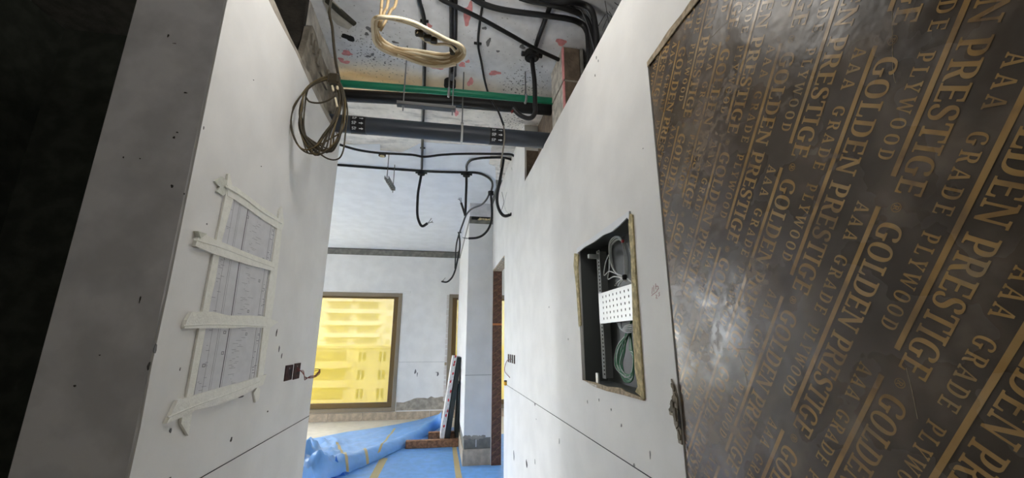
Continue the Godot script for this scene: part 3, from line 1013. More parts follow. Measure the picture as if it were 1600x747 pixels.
# ---------- wall boxes, niche ----------
func wall_box(label: String, side: float, z0: float, z1: float, y0: float, y1: float, wires: int, group: String) -> void:
	var t := thing("switch_box", label, "wall box", Vector3.ZERO, group)
	var x := WL if side < 0 else WR
	var n := -side
	var st := st_new()
	var e := 0.006
	# metal back box: a rim proud of the plaster and a dark inside
	for q in [[z0, z0 + e, y0, y1], [z1 - e, z1, y0, y1], [z0, z1, y0, y0 + e], [z0, z1, y1 - e, y1]]:
		box(st, Vector3(minf(x, x + n * 0.004), q[2], q[0]), Vector3(maxf(x, x + n * 0.004), q[3], q[1]), 0.0006)
	obj("rim", st, M.rust, t)
	obj("back", box_st(Vector3(minf(x, x + n * 0.0015), y0 + e, z0 + e), Vector3(maxf(x, x + n * 0.0015), y1 - e, z1 - e)), M.rust, t)
	obj("knockout", box_st(Vector3(minf(x, x + n * 0.0025), y0 + 0.02, z0 + 0.018), Vector3(maxf(x, x + n * 0.0025), y0 + 0.05, z0 + 0.034), 0.0005), M.hole, t)
	obj("screw", box_st(Vector3(minf(x, x + n * 0.003), y1 - 0.02, z0 + 0.04), Vector3(maxf(x, x + n * 0.003), y1 - 0.012, z0 + 0.05), 0.001), M.steel_dull, t)
	if wires and side < 0:
		for w in wires:
			var o := 0.008 * w
			var p := [Vector3(x + 0.002, y0 + 0.035 + o, z1 - 0.04), Vector3(x + 0.03, y0 + 0.040 - o, z1 - 0.05 - o)]
			p.append(wx(476, 588 + w * 2, x + 0.05))
			p.append(wx(484, 591 - w, x + 0.09))
			p.append(wx(493, 589 - w, x + 0.11))
			p.append(wx(500, 583 - w * 2, x + 0.12))
			p.append(wx(498, 577 + w * 2, x + 0.11))
			p.append(wx(492, 576 + w * 4, x + 0.09))
			obj("wire", rod_st(spline(p, 5), 0.0013, 6), M.wire_red, t)

func build_boxes() -> void:
	wall_box("rusty empty switch box nearer the taped drawing", -1, -2.240, -2.142, 1.222, 1.292, 0, "")
	wall_box("rusty switch box with red wires hanging out beyond the taped drawing", -1, -2.352, -2.262, 1.219, 1.295, 4, "")
	var labs := ["rusty switch box nearest the meter niche in the row of four", "second rusty switch box from the meter niche", "third rusty switch box from the meter niche", "rusty switch box nearest the doorway with a red wire"]
	for k in 4:
		var z1 := -3.60 - 0.104 * k
		wall_box(labs[k], 1, z1 - 0.05, z1, 1.215, 1.287, 0, "switch boxes by the doorway")
	var t := thing("loose_wire", "loose red wire curling down below the four switch boxes", "wire")
	var p := []
	for q in [[798, 561], [793, 563], [789.5, 570], [788.5, 577], [789.5, 582], [795, 590]]:
		p.append(wx(q[0], q[1], WR - 0.012))
	p[0].x = WR - 0.001
	p[5].x = WR - 0.003
	obj("wire", rod_st(spline(p, 5), 0.003, 6), M.wire_red, t)
	var k := thing("line_anchor", "small yellow plastic anchor of the datum line at the doorway edge", "anchor")
	var c := wx(789.5, 598.5, WR - 0.012)
	obj("body", box_st(c - Vector3(0.012, 0.022, 0.024), c + Vector3(0.012, 0.022, 0.024), 0.008), M.yellow, k)
	obj("cap", box_st(c + Vector3(-0.013, 0.010, 0.004), c + Vector3(0.012, 0.026, 0.025), 0.005), M.wire_brown, k)

func build_niche() -> void:
	var t := thing("distribution_cabinet", "open recessed metal distribution cabinet in the wall niche with perforated rails", "cabinet")
	var z0 := -1.86
	var z1 := -1.29
	var y0 := 1.224
	var y1 := 1.845
	var xf := WR + 0.008
	var xb := WR + 0.115
	obj("back_panel", box_st(Vector3(xb, y0, z0), Vector3(xb + 0.003, y1, z1)), M.cabinet, t)
	obj("side_panel", box_st(Vector3(xf, y0, z0 + 0.001), Vector3(xb, y1, z0 + 0.003)), M.cabinet, t)
	obj("side_panel", box_st(Vector3(xf, y0, z1 - 0.003), Vector3(xb, y1, z1 - 0.001)), M.cabinet, t)
	obj("top_panel", box_st(Vector3(xf, y1 - 0.003, z0), Vector3(xb, y1 - 0.001, z1)), M.cabinet, t)
	obj("bottom_panel", box_st(Vector3(xf, y0 + 0.001, z0), Vector3(xb, y0 + 0.003, z1)), M.cabinet, t)
	obj("lit_back_patch", box_st(Vector3(xb - 0.006, 1.60, -1.50), Vector3(xb, 1.84, z1 + 0.0)), M.cabinet_pale, t)  # pale patch paints the lit part of the cabinet back
	# perforated rail at the far side
	var zr := wx(940, 500, xf + 0.06).z
	var rail := st_new()
	box(rail, Vector3(xf + 0.058, y0 + 0.02, zr - 0.018), Vector3(xf + 0.062, y1 - 0.03, zr + 0.018), 0.0008)
	box(rail, Vector3(xf + 0.062, y0 + 0.02, zr - 0.018), Vector3(xb, y1 - 0.03, zr - 0.014), 0.0008)
	var rn := obj("rail", rail, M.cabinet_pale, t)
	for k in 34:
		var y := y0 + 0.035 + 0.0165 * k
		obj("slot", box_st(Vector3(xf + 0.0572, y, zr + 0.002), Vector3(xf + 0.0585, y + 0.008, zr + 0.012)), M.hole, rn)
	# perforated mounting plate
	var xp := xf + 0.042
	var ptop := wx(965, 450, xp).y
	var pbot := wx(965, 503, xp).y
	var za := wx(936, 480, xp).z
	var plate_n := obj("mounting_plate", box_st(Vector3(xp, pbot, za), Vector3(xp + 0.003, ptop, z1 - 0.004), 0.0008), M.galv, t)
	obj("plate_flange", box_st(Vector3(xp, pbot, za), Vector3(xp + 0.03, ptop, za + 0.002)), M.galv, plate_n)
	for r in 5:
		for k in 12:
			var z := lerpf(za + 0.05, z1 - 0.02, k / 11.0)
			var y := lerpf(pbot + 0.02, ptop - 0.02, r / 4.0)
			obj("slot", box_st(Vector3(xp - 0.0008, y - 0.0045, z - 0.0025), Vector3(xp, y + 0.0045, z + 0.0025)), M.hole, plate_n)
	obj("bracket", box_st(Vector3(xf, y1 - 0.075, z0 + 0.10), Vector3(xf + 0.05, y1 - 0.055, z0 + 0.115), 0.002), M.cabinet_pale, t)
	obj("bracket", box_st(Vector3(xf - 0.004, y0 + 0.005, z0 + 0.14), Vector3(xf + 0.004, y0 + 0.05, z0 + 0.165), 0.002), M.galv, t)
	# wires
	var wc := thing("white_wire_coil", "looped white wires hanging in the top of the metal cabinet", "wire")
	var outl := [[962, 370], [954, 380], [954, 400], [960, 420], [972, 432], [978, 430], [978, 400], [975, 382], [970, 372]]
	for k in 4:
		var pts := []
		for p in outl:
			pts.append(wx(p[0] + k * 1.4 - 2 + rng.randf_range(-0.7, 0.7), p[1] + k * 2.0 + rng.randf_range(-1, 1), xf + 0.055 + 0.006 * k))
		obj("wire", rod_st(spline(pts, 5, true) + [pts[0]], 0.0026, 6), M.wire_white, wc)
	for s in [[[975, 432], [963, 428], [952, 424], [944, 430], [946, 412], [951, 398]], [[976, 436], [960, 432], [950, 436], [952, 420], [952, 405]], [[975, 434], [966, 440], [961, 446]], [[978, 434], [986, 440], [990, 443]], [[974, 436], [968, 443], [966, 447]], [[980, 380], [985, 395], [990, 412]]]:
		var pts := []
		for p in s:
			pts.append(wx(p[0], p[1], xf + 0.052))
		obj("wire", rod_st(spline(pts, 5), 0.0024, 6), M.wire_white, wc)
	var kc := wx(976, 433, xf + 0.045)
	obj("cable_tie", box_st(kc - Vector3(0.008, 0.01, 0.008), kc + Vector3(0.008, 0.01, 0.008), 0.003), M.hole, wc)
	var rc := wx(973, 377, xf + 0.055)
	obj("red_tip", box_st(rc - Vector3(0.004, 0.006, 0.007), rc + Vector3(0.004, 0.006, 0.007), 0.002), M.sticker, wc)
	var gc := thing("green_wire_bundle", "bundle of green earth wires drooping below the perforated plate in the cabinet", "wire")
	for k in 13:
		var w := rng.randf_range(-4, 6)
		var pts := [wx(986 + w * 0.3, 502, xf + 0.075), wx(984 - absf(w), 520, xf + 0.07 - 0.002 * k * 0.5), wx(974 - k * 0.9 + w, 545 + w, xf + 0.062), wx(968 - k * 0.5 + w * 1.2, 570, xf + 0.058), wx(974 + w, 590 + rng.randf_range(-8, 5), xf + 0.055), wx(986 + w * 0.6, 596 - k * 1.2, xf + 0.055), wx(990, 575 - k * 2, xf + 0.06), wx(988 - k * 0.4, 545, xf + 0.068), wx(985, 510, xf + 0.078)]
		obj("wire", rod_st(spline(pts, 4), 0.0024, 6), M.wire_green if k % 4 != 3 else M.cabinet_pale, gc)
	var lc := thing("white_wire_loop", "white wire loops dipping just under the perforated plate in the cabinet", "wire")
	for k in 5:
		var pts := [wx(963 + k * 1.5, 502, xf + 0.06), wx(968 + k, 512 + k * 0.8, xf + 0.055), wx(977, 519 - k * 2.4, xf + 0.05), wx(988, 518 - k * 2.8, xf + 0.052), wx(992, 505, xf + 0.06)]
		obj("wire", rod_st(spline(pts, 5), 0.0026, 6), M.cabinet_pale, lc)

# ---------- services ----------
func on_ceiling(list: Array, r: float, under := 0.0) -> Array:
	var out := []
	for p in list:
		out.append(wy(p[0], p[1], CEIL - r - 0.003 - under))
	return out

func conduit(label: String, pts: Array, r: float, mat: Material = null, steps := 5) -> MeshInstance3D:
	var o := obj("conduit", rod_st(spline(pts, steps), r, 10), mat if mat else M.conduit)
	tag(o, label, "conduit")
	return o

func junction(label: String, c: Vector3, r: float, lugs: Array) -> void:
	var t := thing("junction_box", label, "junction box", Vector3.ZERO)
	var st := st_new()
	cyl(st, Vector3(c.x, CEIL - 0.001, c.z), Vector3(c.x, CEIL - 0.045, c.z), r, 20)
	obj("body", st, M.black, t)
	st = st_new()
	cyl(st, Vector3(c.x, CEIL - 0.045, c.z), Vector3(c.x, CEIL - 0.049, c.z), r * 0.8, 20)
	obj("cover", st, M.hole, t)
	for w in lugs:
		var d := Vector3(cos(deg_to_rad(w)), 0, -sin(deg_to_rad(w)))
		st = st_new()
		cyl(st, Vector3(c.x, CEIL - 0.018, c.z) + d * r * 0.9, Vector3(c.x, CEIL - 0.018, c.z) + d * (r + 0.022), 0.0155, 10)
		obj("spout", st, M.black, t)

func saddle(parent: Node, c: Vector3, across: Vector3) -> void:
	var st := st_new()
	box(st, c - across * 0.02 - Vector3(0.004, 0.002, 0.006), c + across * 0.02 + Vector3(0.004, 0.012, 0.006), 0.002)
	obj("saddle", st, M.black, parent)

# a drop of flexible conduit with bare wires at its end: rather points, then wire tips
func drop(label: String, pts: Array, r: float, tips: Array, tip_mat: Material) -> void:
	var t := thing("conduit_drop", label, "conduit")
	var path := spline(pts, 6)
	obj("flexible_conduit", rod_st(path, r, 10), M.conduit, t)
	var e: Vector3 = pts[pts.size() - 1]
	for k in tips.size():
		var q: Vector3 = tips[k]
		obj("wire", rod_st(spline([e, e.lerp(q, 0.5) + Vector3(0.004, 0.006 * (k - 1), 0.003 * k), q], 4), 0.003, 6), tip_mat, t)

func build_pipes() -> void:
	# grey drain pipe
	var dp := thing("drain_pipe", "thick dark grey drain pipe crossing the corridor with black direction bands", "pipe")
	var z := -2.5
	var y := 2.747
	var r := 0.056
	obj("pipe", rod_st([Vector3(-0.78, y, z), Vector3(0.0, y + 0.001, z), Vector3(0.80, y + 0.001, z)], r, 32), M.pvc, dp)
	var sp := word_tris("SP", true)
	var arrow := PackedVector2Array([Vector2(0, 0.36), Vector2(0.55, 0.36), Vector2(0.55, 0.64), Vector2(0, 0.36), Vector2(0.55, 0.64), Vector2(0, 0.64), Vector2(0.55, 0.1), Vector2(1, 0.5), Vector2(0.55, 0.9)])
	for xs in [[wz(546, 195, -2.445).x, wz(570, 195, -2.445).x], [wz(766, 215, -2.445).x, wz(788, 215, -2.445).x]]:
		var band := obj("label_band", rod_st([Vector3(xs[0], y, z), Vector3(xs[1], y, z)], r + 0.0008, 32), M.pvc_label, dp)
		for e in [xs[0] - 0.001, xs[1] + 0.001]:
			obj("band_edge", rod_st([Vector3(e - 0.002, y, z), Vector3(e + 0.002, y, z)], r + 0.0012, 32), M.conduit_grey, band)
		for a in [20.0, -14.0, -48.0]:
			var w := deg_to_rad(a)
			var nrm := Vector3(0, sin(w), cos(w))
			var up := Vector3(0, cos(w), -sin(w))
			for part in [[sp, 0.012, 0.032], [arrow, 0.056, 0.032]]:
				var st := st_new()
				var tr: PackedVector2Array = part[0]
				for i in range(0, tr.size() - 2, 3):
					var q := []
					for k in 3:
						q.append(Vector3(xs[0] + (xs[1] - xs[0]) / 0.094 * (part[1] + tr[i + k].x * part[2] * 0.85), y, z) + nrm * (r + 0.0022) + up * (tr[i + k].y - 0.5) * 0.020)
					tri(st, q[0], q[1], q[2], nrm)
				obj("lettering", st, M.white_print, band)
	# hanger of the drain pipe
	var hg := thing("pipe_hanger", "steel rod hanger clamped round the grey drain pipe", "hanger")
	var hx := wz(722, 210, -2.44).x
	obj("rod", rod_st([Vector3(hx, CEIL, z), Vector3(hx, y + r, z)], 0.004, 8), M.steel_dull, hg)
	var ring := []
	for k in 24:
		ring.append(Vector3(hx, y, z) + Vector3(0, cos(TAU * k / 24), sin(TAU * k / 24)) * (r + 0.003))
	var st := st_new()
	tube(st, ring, 0.0075, 6, true)
	obj("clamp", st, M.galv, hg)
	obj("nut", box_st(Vector3(hx - 0.009, y + r + 0.008, z - 0.009), Vector3(hx + 0.009, y + r + 0.028, z + 0.009), 0.003), M.steel, hg)
	# green water pipe and its clips
	var g0 := wz(530, 130, -2.42)
	var g1 := wz(700, 143.5, -2.42)
	var g2 := wz(862, 158, -2.42)
	var gp := thing("water_pipe", "bright green water pipe crossing the corridor above the black pipe", "pipe")
	obj("pipe", rod_st([g0 + (g0 - g1) * 0.15, g1, g2 + (g2 - g1) * 0.12], 0.0232, 20), M.green, gp)
	for px in [694, 818]:
		var c := g0.lerp(g2, (px - 530.0) / (862.0 - 530.0))
		var cl := thing("pipe_clip", "small metal clip holding the green pipe next to the %s" % ("junction box with pink paint" if px == 694 else "hooked black conduit drop"), "clip", Vector3.ZERO)
		ring = []
		for k in 16:
			ring.append(c + Vector3(0, cos(TAU * k / 16), sin(TAU * k / 16)) * 0.026)
		st = st_new()
		tube(st, ring, 0.009, 6, true)
		obj("band", st, M.steel, cl)
		obj("stud", rod_st([c + Vector3(0, 0.028, 0), Vector3(c.x, CEIL, c.z)], 0.005, 8), M.steel_dull, cl)
	# black pipe
	var b0 := wz(535, 149, -2.7)
	var b1 := wz(700, 158, -2.7)
	var b2 := wz(862, 172, -2.7)
	var bp := obj("soil_pipe", rod_st([b0 + (b0 - b1) * 0.15, b1, b2 + (b2 - b1) * 0.12], 0.043, 24), M.black)
	tag(bp, "matt black pipe crossing the corridor between the green and grey pipes", "pipe")
	# trapeze hanger in front of the pipes
	var th := thing("trapeze_hanger", "slotted steel channel hung on two rods in front of the black pipe", "hanger")
	var zt := -2.30
	var a := wz(620, 164, zt)
	var b := wz(712, 168.5, zt)
	var ch := st_new()
	var m := (a + b) * 0.5
	var half := absf(b.x - a.x) * 0.5
	box(ch, Vector3(m.x - half, m.y - 0.011, zt - 0.0205), Vector3(m.x + half, m.y - 0.008, zt + 0.0205))
	box(ch, Vector3(m.x - half, m.y - 0.011, zt - 0.0205), Vector3(m.x + half, m.y + 0.011, zt - 0.018))
	box(ch, Vector3(m.x - half, m.y - 0.011, zt + 0.018), Vector3(m.x + half, m.y + 0.011, zt + 0.0205))
	obj("channel", ch, M.steel_dull, th)
	for x in [wz(630, 164, zt).x, wz(707, 168, zt).x]:
		obj("rod", rod_st([Vector3(x, CEIL, zt), Vector3(x, m.y - 0.045, zt)], 0.004, 8), M.steel, th)
		obj("nut", box_st(Vector3(x - 0.008, m.y - 0.020, zt - 0.008), Vector3(x + 0.008, m.y - 0.011, zt + 0.008), 0.002), M.steel, th)
	# trapeze hanger deeper in the room
	var t2 := thing("trapeze_hanger", "short perforated steel channel hanging on thin rods under the white ceiling", "hanger")
	var p0 := wy(612, 238, CEIL)
	var p1 := wy(619, 258.5, CEIL)
	var q0 := wz(607.5, 280, p0.z)
	var q1 := wz(616, 298, p1.z)
	q0.x = p0.x - 0.03
	q1.x = p1.x - 0.01
	q1.y = q0.y
	var dir := (q1 - q0).normalized()
	var side := dir.cross(Vector3.UP).normalized()
	var frame := Transform3D(Basis(side, Vector3.UP, -dir), q0)
	ch = st_new()
	var l := q0.distance_to(q1)
	box(ch, Vector3(-0.02, 0, -l), Vector3(0.02, 0.003, 0), 0.0, frame)
	box(ch, Vector3(-0.02, 0, -l), Vector3(-0.0175, 0.035, 0), 0.0, frame)
	box(ch, Vector3(0.0175, 0, -l), Vector3(0.02, 0.035, 0), 0.0, frame)
	obj("channel", ch, M.steel_dull, t2)
	for k in 6:
		obj("slot", box_st(Vector3(-0.006, -0.001, -l * (k + 0.75) / 6.0), Vector3(0.006, 0.0, -l * (k + 0.3) / 6.0), 0.0, frame), M.hole, t2)
	for q in [q0 + dir * 0.02, q1 - dir * 0.02]:
		obj("rod", rod_st([Vector3(q.x, CEIL, q.z), q + Vector3(0, -0.03, 0)], 0.004, 8), M.steel_dull, t2)

func build_conduits() -> void:
	var r := 0.0125
	var c := conduit("black conduit bending past the beige cable coil along the slab", on_ceiling([[654, -6], [656, 5], [660, 18], [663, 36], [663, 70], [663, 110], [662, 150], [660.5, 195], [660, 225], [659, 264]], r), r)
	for p in [[663, 34], [660.5, 232]]:
		saddle(c, wy(p[0], p[1], CEIL - 0.016), Vector3.RIGHT)
	conduit("straight black conduit ending at the pink-marked junction box, nearer the beige coil", on_ceiling([[705.4, -6], [705.4, 60], [704.6, 118]], r), r)
	conduit("straight black conduit ending at the pink-marked junction box, nearer the diagonal conduit", on_ceiling([[711.6, -6], [711.2, 60], [710.4, 118]], r), r)
	junction("round black junction box beside pink paint above the green pipe", wy(703, 132, CEIL - 0.03), 0.042, [90.0])
	var cp := thing("coupling", "pale coupling on the straight conduit just above the junction box", "fitting")
	obj("sleeve", rod_st([wy(707, 112, CEIL - 0.02), wy(706, 123, CEIL - 0.02)], 0.019, 12), M.conduit_grey, cp)
	conduit("black conduit running diagonally across the slab to the block pier", on_ceiling([[684, -6], [691, 0], [712, 10], [754, 30.5], [795, 53], [834, 75], [867, 90.5], [873, 93.3]], r, 0.03), r)
	# thin cable along the slab, then hanging in front of the drain pipe
	var cab := on_ceiling([[756, -6], [754, 8], [749.6, 35], [747, 70], [752, 97], [757, 125]], 0.007)
	cab.append_array([wz(763, 146, -2.62), wz(769, 158, -2.61), wz(778.5, 174, -2.54), wz(787, 196, -2.43), wz(788.5, 215, -2.42), wz(785, 240, -2.42), wz(782, 262, -2.42)])
	var hc := thing("hanging_cable", "thin cable crossing the slab and hanging in front of the grey drain pipe", "cable")
	obj("sheath", rod_st(spline(cab.slice(0, 10), 5), 0.0075, 8), M.conduit, hc)
	obj("lower_run", rod_st(spline(cab.slice(9), 5), 0.005, 8), M.conduit_pale, hc)
	saddle(hc, wy(746.5, 69, CEIL - 0.012), Vector3.RIGHT)
	# three conduits sweeping along the slab and down the chase beside the pier
	var sweeps := [
		["black conduit of the three sweeping into the chase, closest to the block pier", [[738, -4], [757, 7], [790, 16], [850, 24], [890, 30]], [[908, 37], [916, 47], [919, 62], [921, 112], [921, 150]]],
		["middle of the three black conduits sweeping down into the chase", [[812, -4], [830, 1], [857, 6], [893, 16]], [[910, 25], [920, 36], [925, 56], [926, 97], [926, 150]]],
		["black conduit of the three sweeping into the chase, farthest from the block pier", [[840, -4], [865, 2], [892, 3]], [[912, 7], [925, 18], [931, 47], [933, 82], [934, 140]]],
	]
	for s in sweeps:
		var pts := on_ceiling(s[1], 0.016, 0.02)
		var bend: Vector3 = pts[pts.size() - 1]
		var zb: float = bend.z
		for p in s[2]:
			pts.append(wz(p[0], p[1], zb - 0.02))
		conduit(s[0], pts, 0.016)
	var ec := thing("loose_cable", "two thin grey cables following the conduit sweep down the chase", "cable")
	for k in 2:
		var pts := on_ceiling([[858 + k * 22, -3], [880 + k * 16, 8 + k * 2]], 0.008)
		var zb: float = pts[1].z
		for p in [[905 + k * 9, 14 + k * 3], [917 + k * 8, 36], [924 + k * 7, 60], [931 + k * 6, 90]]:
			pts.append(wz(p[0], p[1], zb))
		obj("cable", rod_st(spline(pts, 5), 0.004, 6), M.conduit_grey, ec)
	# wires strung in the chase
	var wc := thing("tie_wire", "thin grey wires tangled in the dark chase above the plaster", "wire")
	for s in [[[945, 0], [948, 18], [951, 35], [955, 50]], [[946, 22], [940, 32], [934, 42]], [[947, 18], [955, 26], [962, 32]], [[948, 30], [944, 40], [941, 48]], [[960, 4], [966, 8], [972, 6]], [[952, 18], [957, 30], [950, 44]]]:
		var pts := []
		for p in s:
			pts.append(wz(p[0], p[1], -1.75))
		obj("strand", rod_st(spline(pts, 4), 0.002, 5), M.conduit_grey, wc)
	# conduit with the hooked drop
	conduit("short black conduit coming across the slab to the hooked drop", on_ceiling([[865, -6], [863, 0], [851, 33], [841, 60], [836, 76]], 0.014), 0.014)
	var jc := wy(831, 88, CEIL - 0.03)
	junction("round black junction box above the hooked conduit drop beside the pier", jc, 0.046, [80.0, 0.0, 180.0])
	var dz := jc.z
	var d1 := [Vector3(jc.x, CEIL - 0.05, dz)]
	for p in [[832.5, 105], [834.6, 122], [835.7, 141], [836, 164], [836, 176], [831, 183.5], [823, 184.5], [811, 179], [801.5, 169]]:
		d1.append(wz(p[0], p[1], dz))
	drop("hooked black flexible conduit drop in front of the green pipe beside the pier", d1, 0.0145, [wz(798, 174, dz), wz(799.5, 177, dz + 0.01)], M.wire_red)
	# far room
	conduit("thin black conduit with a rusty round box, nearest the drain pipe", on_ceiling([[520, 222], [533.7, 227], [560, 234.5], [591.6, 239], [620, 240.5], [644.6, 242], [664, 245], [690, 242], [720, 240.5], [767, 240.5], [795.6, 241], [803, 244], [806, 249]], 0.0115, 0.027), 0.0115)
	var rj := thing("round_fitting", "rusty round conduit box on the thin conduit nearest the drain pipe", "junction box")
	var rp := wy(597.5, 239.5, CEIL)
	var st := st_new()
	cyl(st, rp + Vector3(0, -0.001, 0), rp + Vector3(0, -0.03, 0), 0.035, 18)
	obj("body", st, M.rust, rj)
	st = st_new()
	cyl(st, rp + Vector3(0, -0.03, 0), rp + Vector3(0, -0.034, 0), 0.024, 18)
	obj("cover", st, M.foam, rj)
	conduit("black conduit curving from the second ceiling junction box to the plaster corner", on_ceiling([[729.4, 266], [729.4, 258.5], [735, 251], [746, 248], [759.5, 246.7], [786, 246.5], [800.5, 250]], 0.0115), 0.0115)
	conduit("long black conduit crossing the white ceiling between the two junction boxes", on_ceiling([[512, 257], [529, 258], [590, 262.5], [654, 267], [690, 268.8], [726, 269.5]], r), r)
	conduit("black conduit curving from the second junction box towards the partition", on_ceiling([[732, 269.5], [742, 270], [752, 272], [762, 277], [768, 283], [769.5, 290], [768, 297]], r), r)
	var j1 := wy(658.5, 267, CEIL)
	junction("junction box on the white ceiling with the long drop under it", j1, 0.04, [0.0, 90.0, 180.0])
	var j2 := wy(729, 269.5, CEIL)
	junction("junction box on the white ceiling where two conduits curve away", j2, 0.04, [0.0, 90.0, 180.0])
	var j3 := wy(767, 299, CEIL)
	junction("small junction box on the ceiling above the partition end", j3, 0.035, [90.0])
	var p1 := [Vector3(j1.x, CEIL - 0.05, j1.z)]
	for p in [[655.5, 288], [653, 304], [652, 333], [655, 347], [660, 353.5], [668, 349]]:
		p1.append(wz(p[0], p[1], j1.z))
	drop("black flexible conduit drop hanging alone under the white ceiling", p1, 0.014, [wz(676, 345, j1.z), wz(674, 341, j1.z), wz(677, 348, j1.z)], M.steel_dull)
	var p2 := [Vector3(j2.x, CEIL - 0.05, j2.z)]
	for p in [[728.7, 290], [728, 308], [727.5, 324], [726.5, 337]]:
		p2.append(wz(p[0], p[1], j2.z))
	drop("short black flexible conduit drop beside the partition head", p2, 0.014, [], M.steel_dull)
	var p2b := []
	for p in [[727, 337], [725, 331], [722.5, 323], [720.5, 317]]:
		p2b.append(wz(p[0], p[1], j2.z + 0.02))
	drop("stub of black conduit turned up with bare wire ends beside the partition head", p2b, 0.012, [wz(717, 309, j2.z + 0.02), wz(720, 309, j2.z + 0.02), wz(715.5, 311, j2.z + 0.03)], M.steel_dull)
	var p3 := [Vector3(j3.x, CEIL - 0.05, j3.z)]
	for p in [[768, 318], [768.7, 334], [767.5, 346], [763, 358], [755, 367], [745, 371.5], [732, 372.5]]:
		p3.append(wz(p[0], p[1], j3.z))
	drop("black flexible conduit drop curving in front of the partition end", p3, 0.014, [wz(724, 372, j3.z), wz(722, 371, j3.z)], M.steel_dull)
	var g := wy(764.5, 303, CEIL - 0.03)
	var pg := [g]
	for p in [[760, 312], [752, 320], [738, 326], [729, 335], [723, 350], [718, 364]]:
		pg.append(wz(p[0], p[1], lerpf(g.z, g.z - 0.5, (765.0 - p[0]) / 47.0)))
	var gc := conduit("grey conduit snaking from the small junction box to the partition edge", pg, 0.011, M.conduit_grey)
	saddle(gc, pg[6], Vector3.RIGHT)
	var zt: float = pg[6].z
	var pt := []
	for p in [[717, 364], [718.5, 378], [718, 391], [714.5, 408], [711, 423], [706, 434], [698.5, 440.5], [690, 440]]:
		pt.append(wz(p[0], p[1], zt))
	drop("thin black cable hooked at its tip, hanging down the partition edge", pt, 0.011, [wz(694, 436, zt), wz(696, 434, zt)], M.steel_dull)
	var pt2 := []
	for p in [[717, 366], [713.5, 380], [712, 393], [711.5, 405], [711, 420]]:
		pt2.append(wz(p[0], p[1], zt - 0.02))
	conduit("second thin cable bowed outwards along the partition edge", pt2, 0.009)
	# drop at the plaster corner
	var c0 := wy(786.5, 249, CEIL - 0.02)
	var pw := [c0]
	for p in [[784.5, 263], [781, 283], [777, 303], [777, 318], [781.5, 331], [788.5, 337.5], [798, 335], [804, 331]]:
		pw.append(wz(p[0], p[1], c0.z))
	drop("black flexible conduit drop curling against the white wall near its corner", pw, 0.0155, [wz(808, 329, c0.z), wz(806, 332, c0.z + 0.01)], M.wire_red)
	var lw := thing("white_cable", "thin white wires looping beside the conduit drop at the wall corner", "wire")
	for s in [[[799, 262], [804, 280], [808, 305], [808, 325], [806, 331]], [[784, 300], [787, 315], [784, 327], [780, 330]], [[792, 300], [788, 318], [791, 330], [797, 334]]]:
		var pts := []
		for p in s:
			pts.append(wz(p[0], p[1], c0.z + 0.05))
		obj("wire", rod_st(spline(pts, 5), 0.0022, 5), M.wire_white if s[0][0] != 784 else M.conduit, lw)

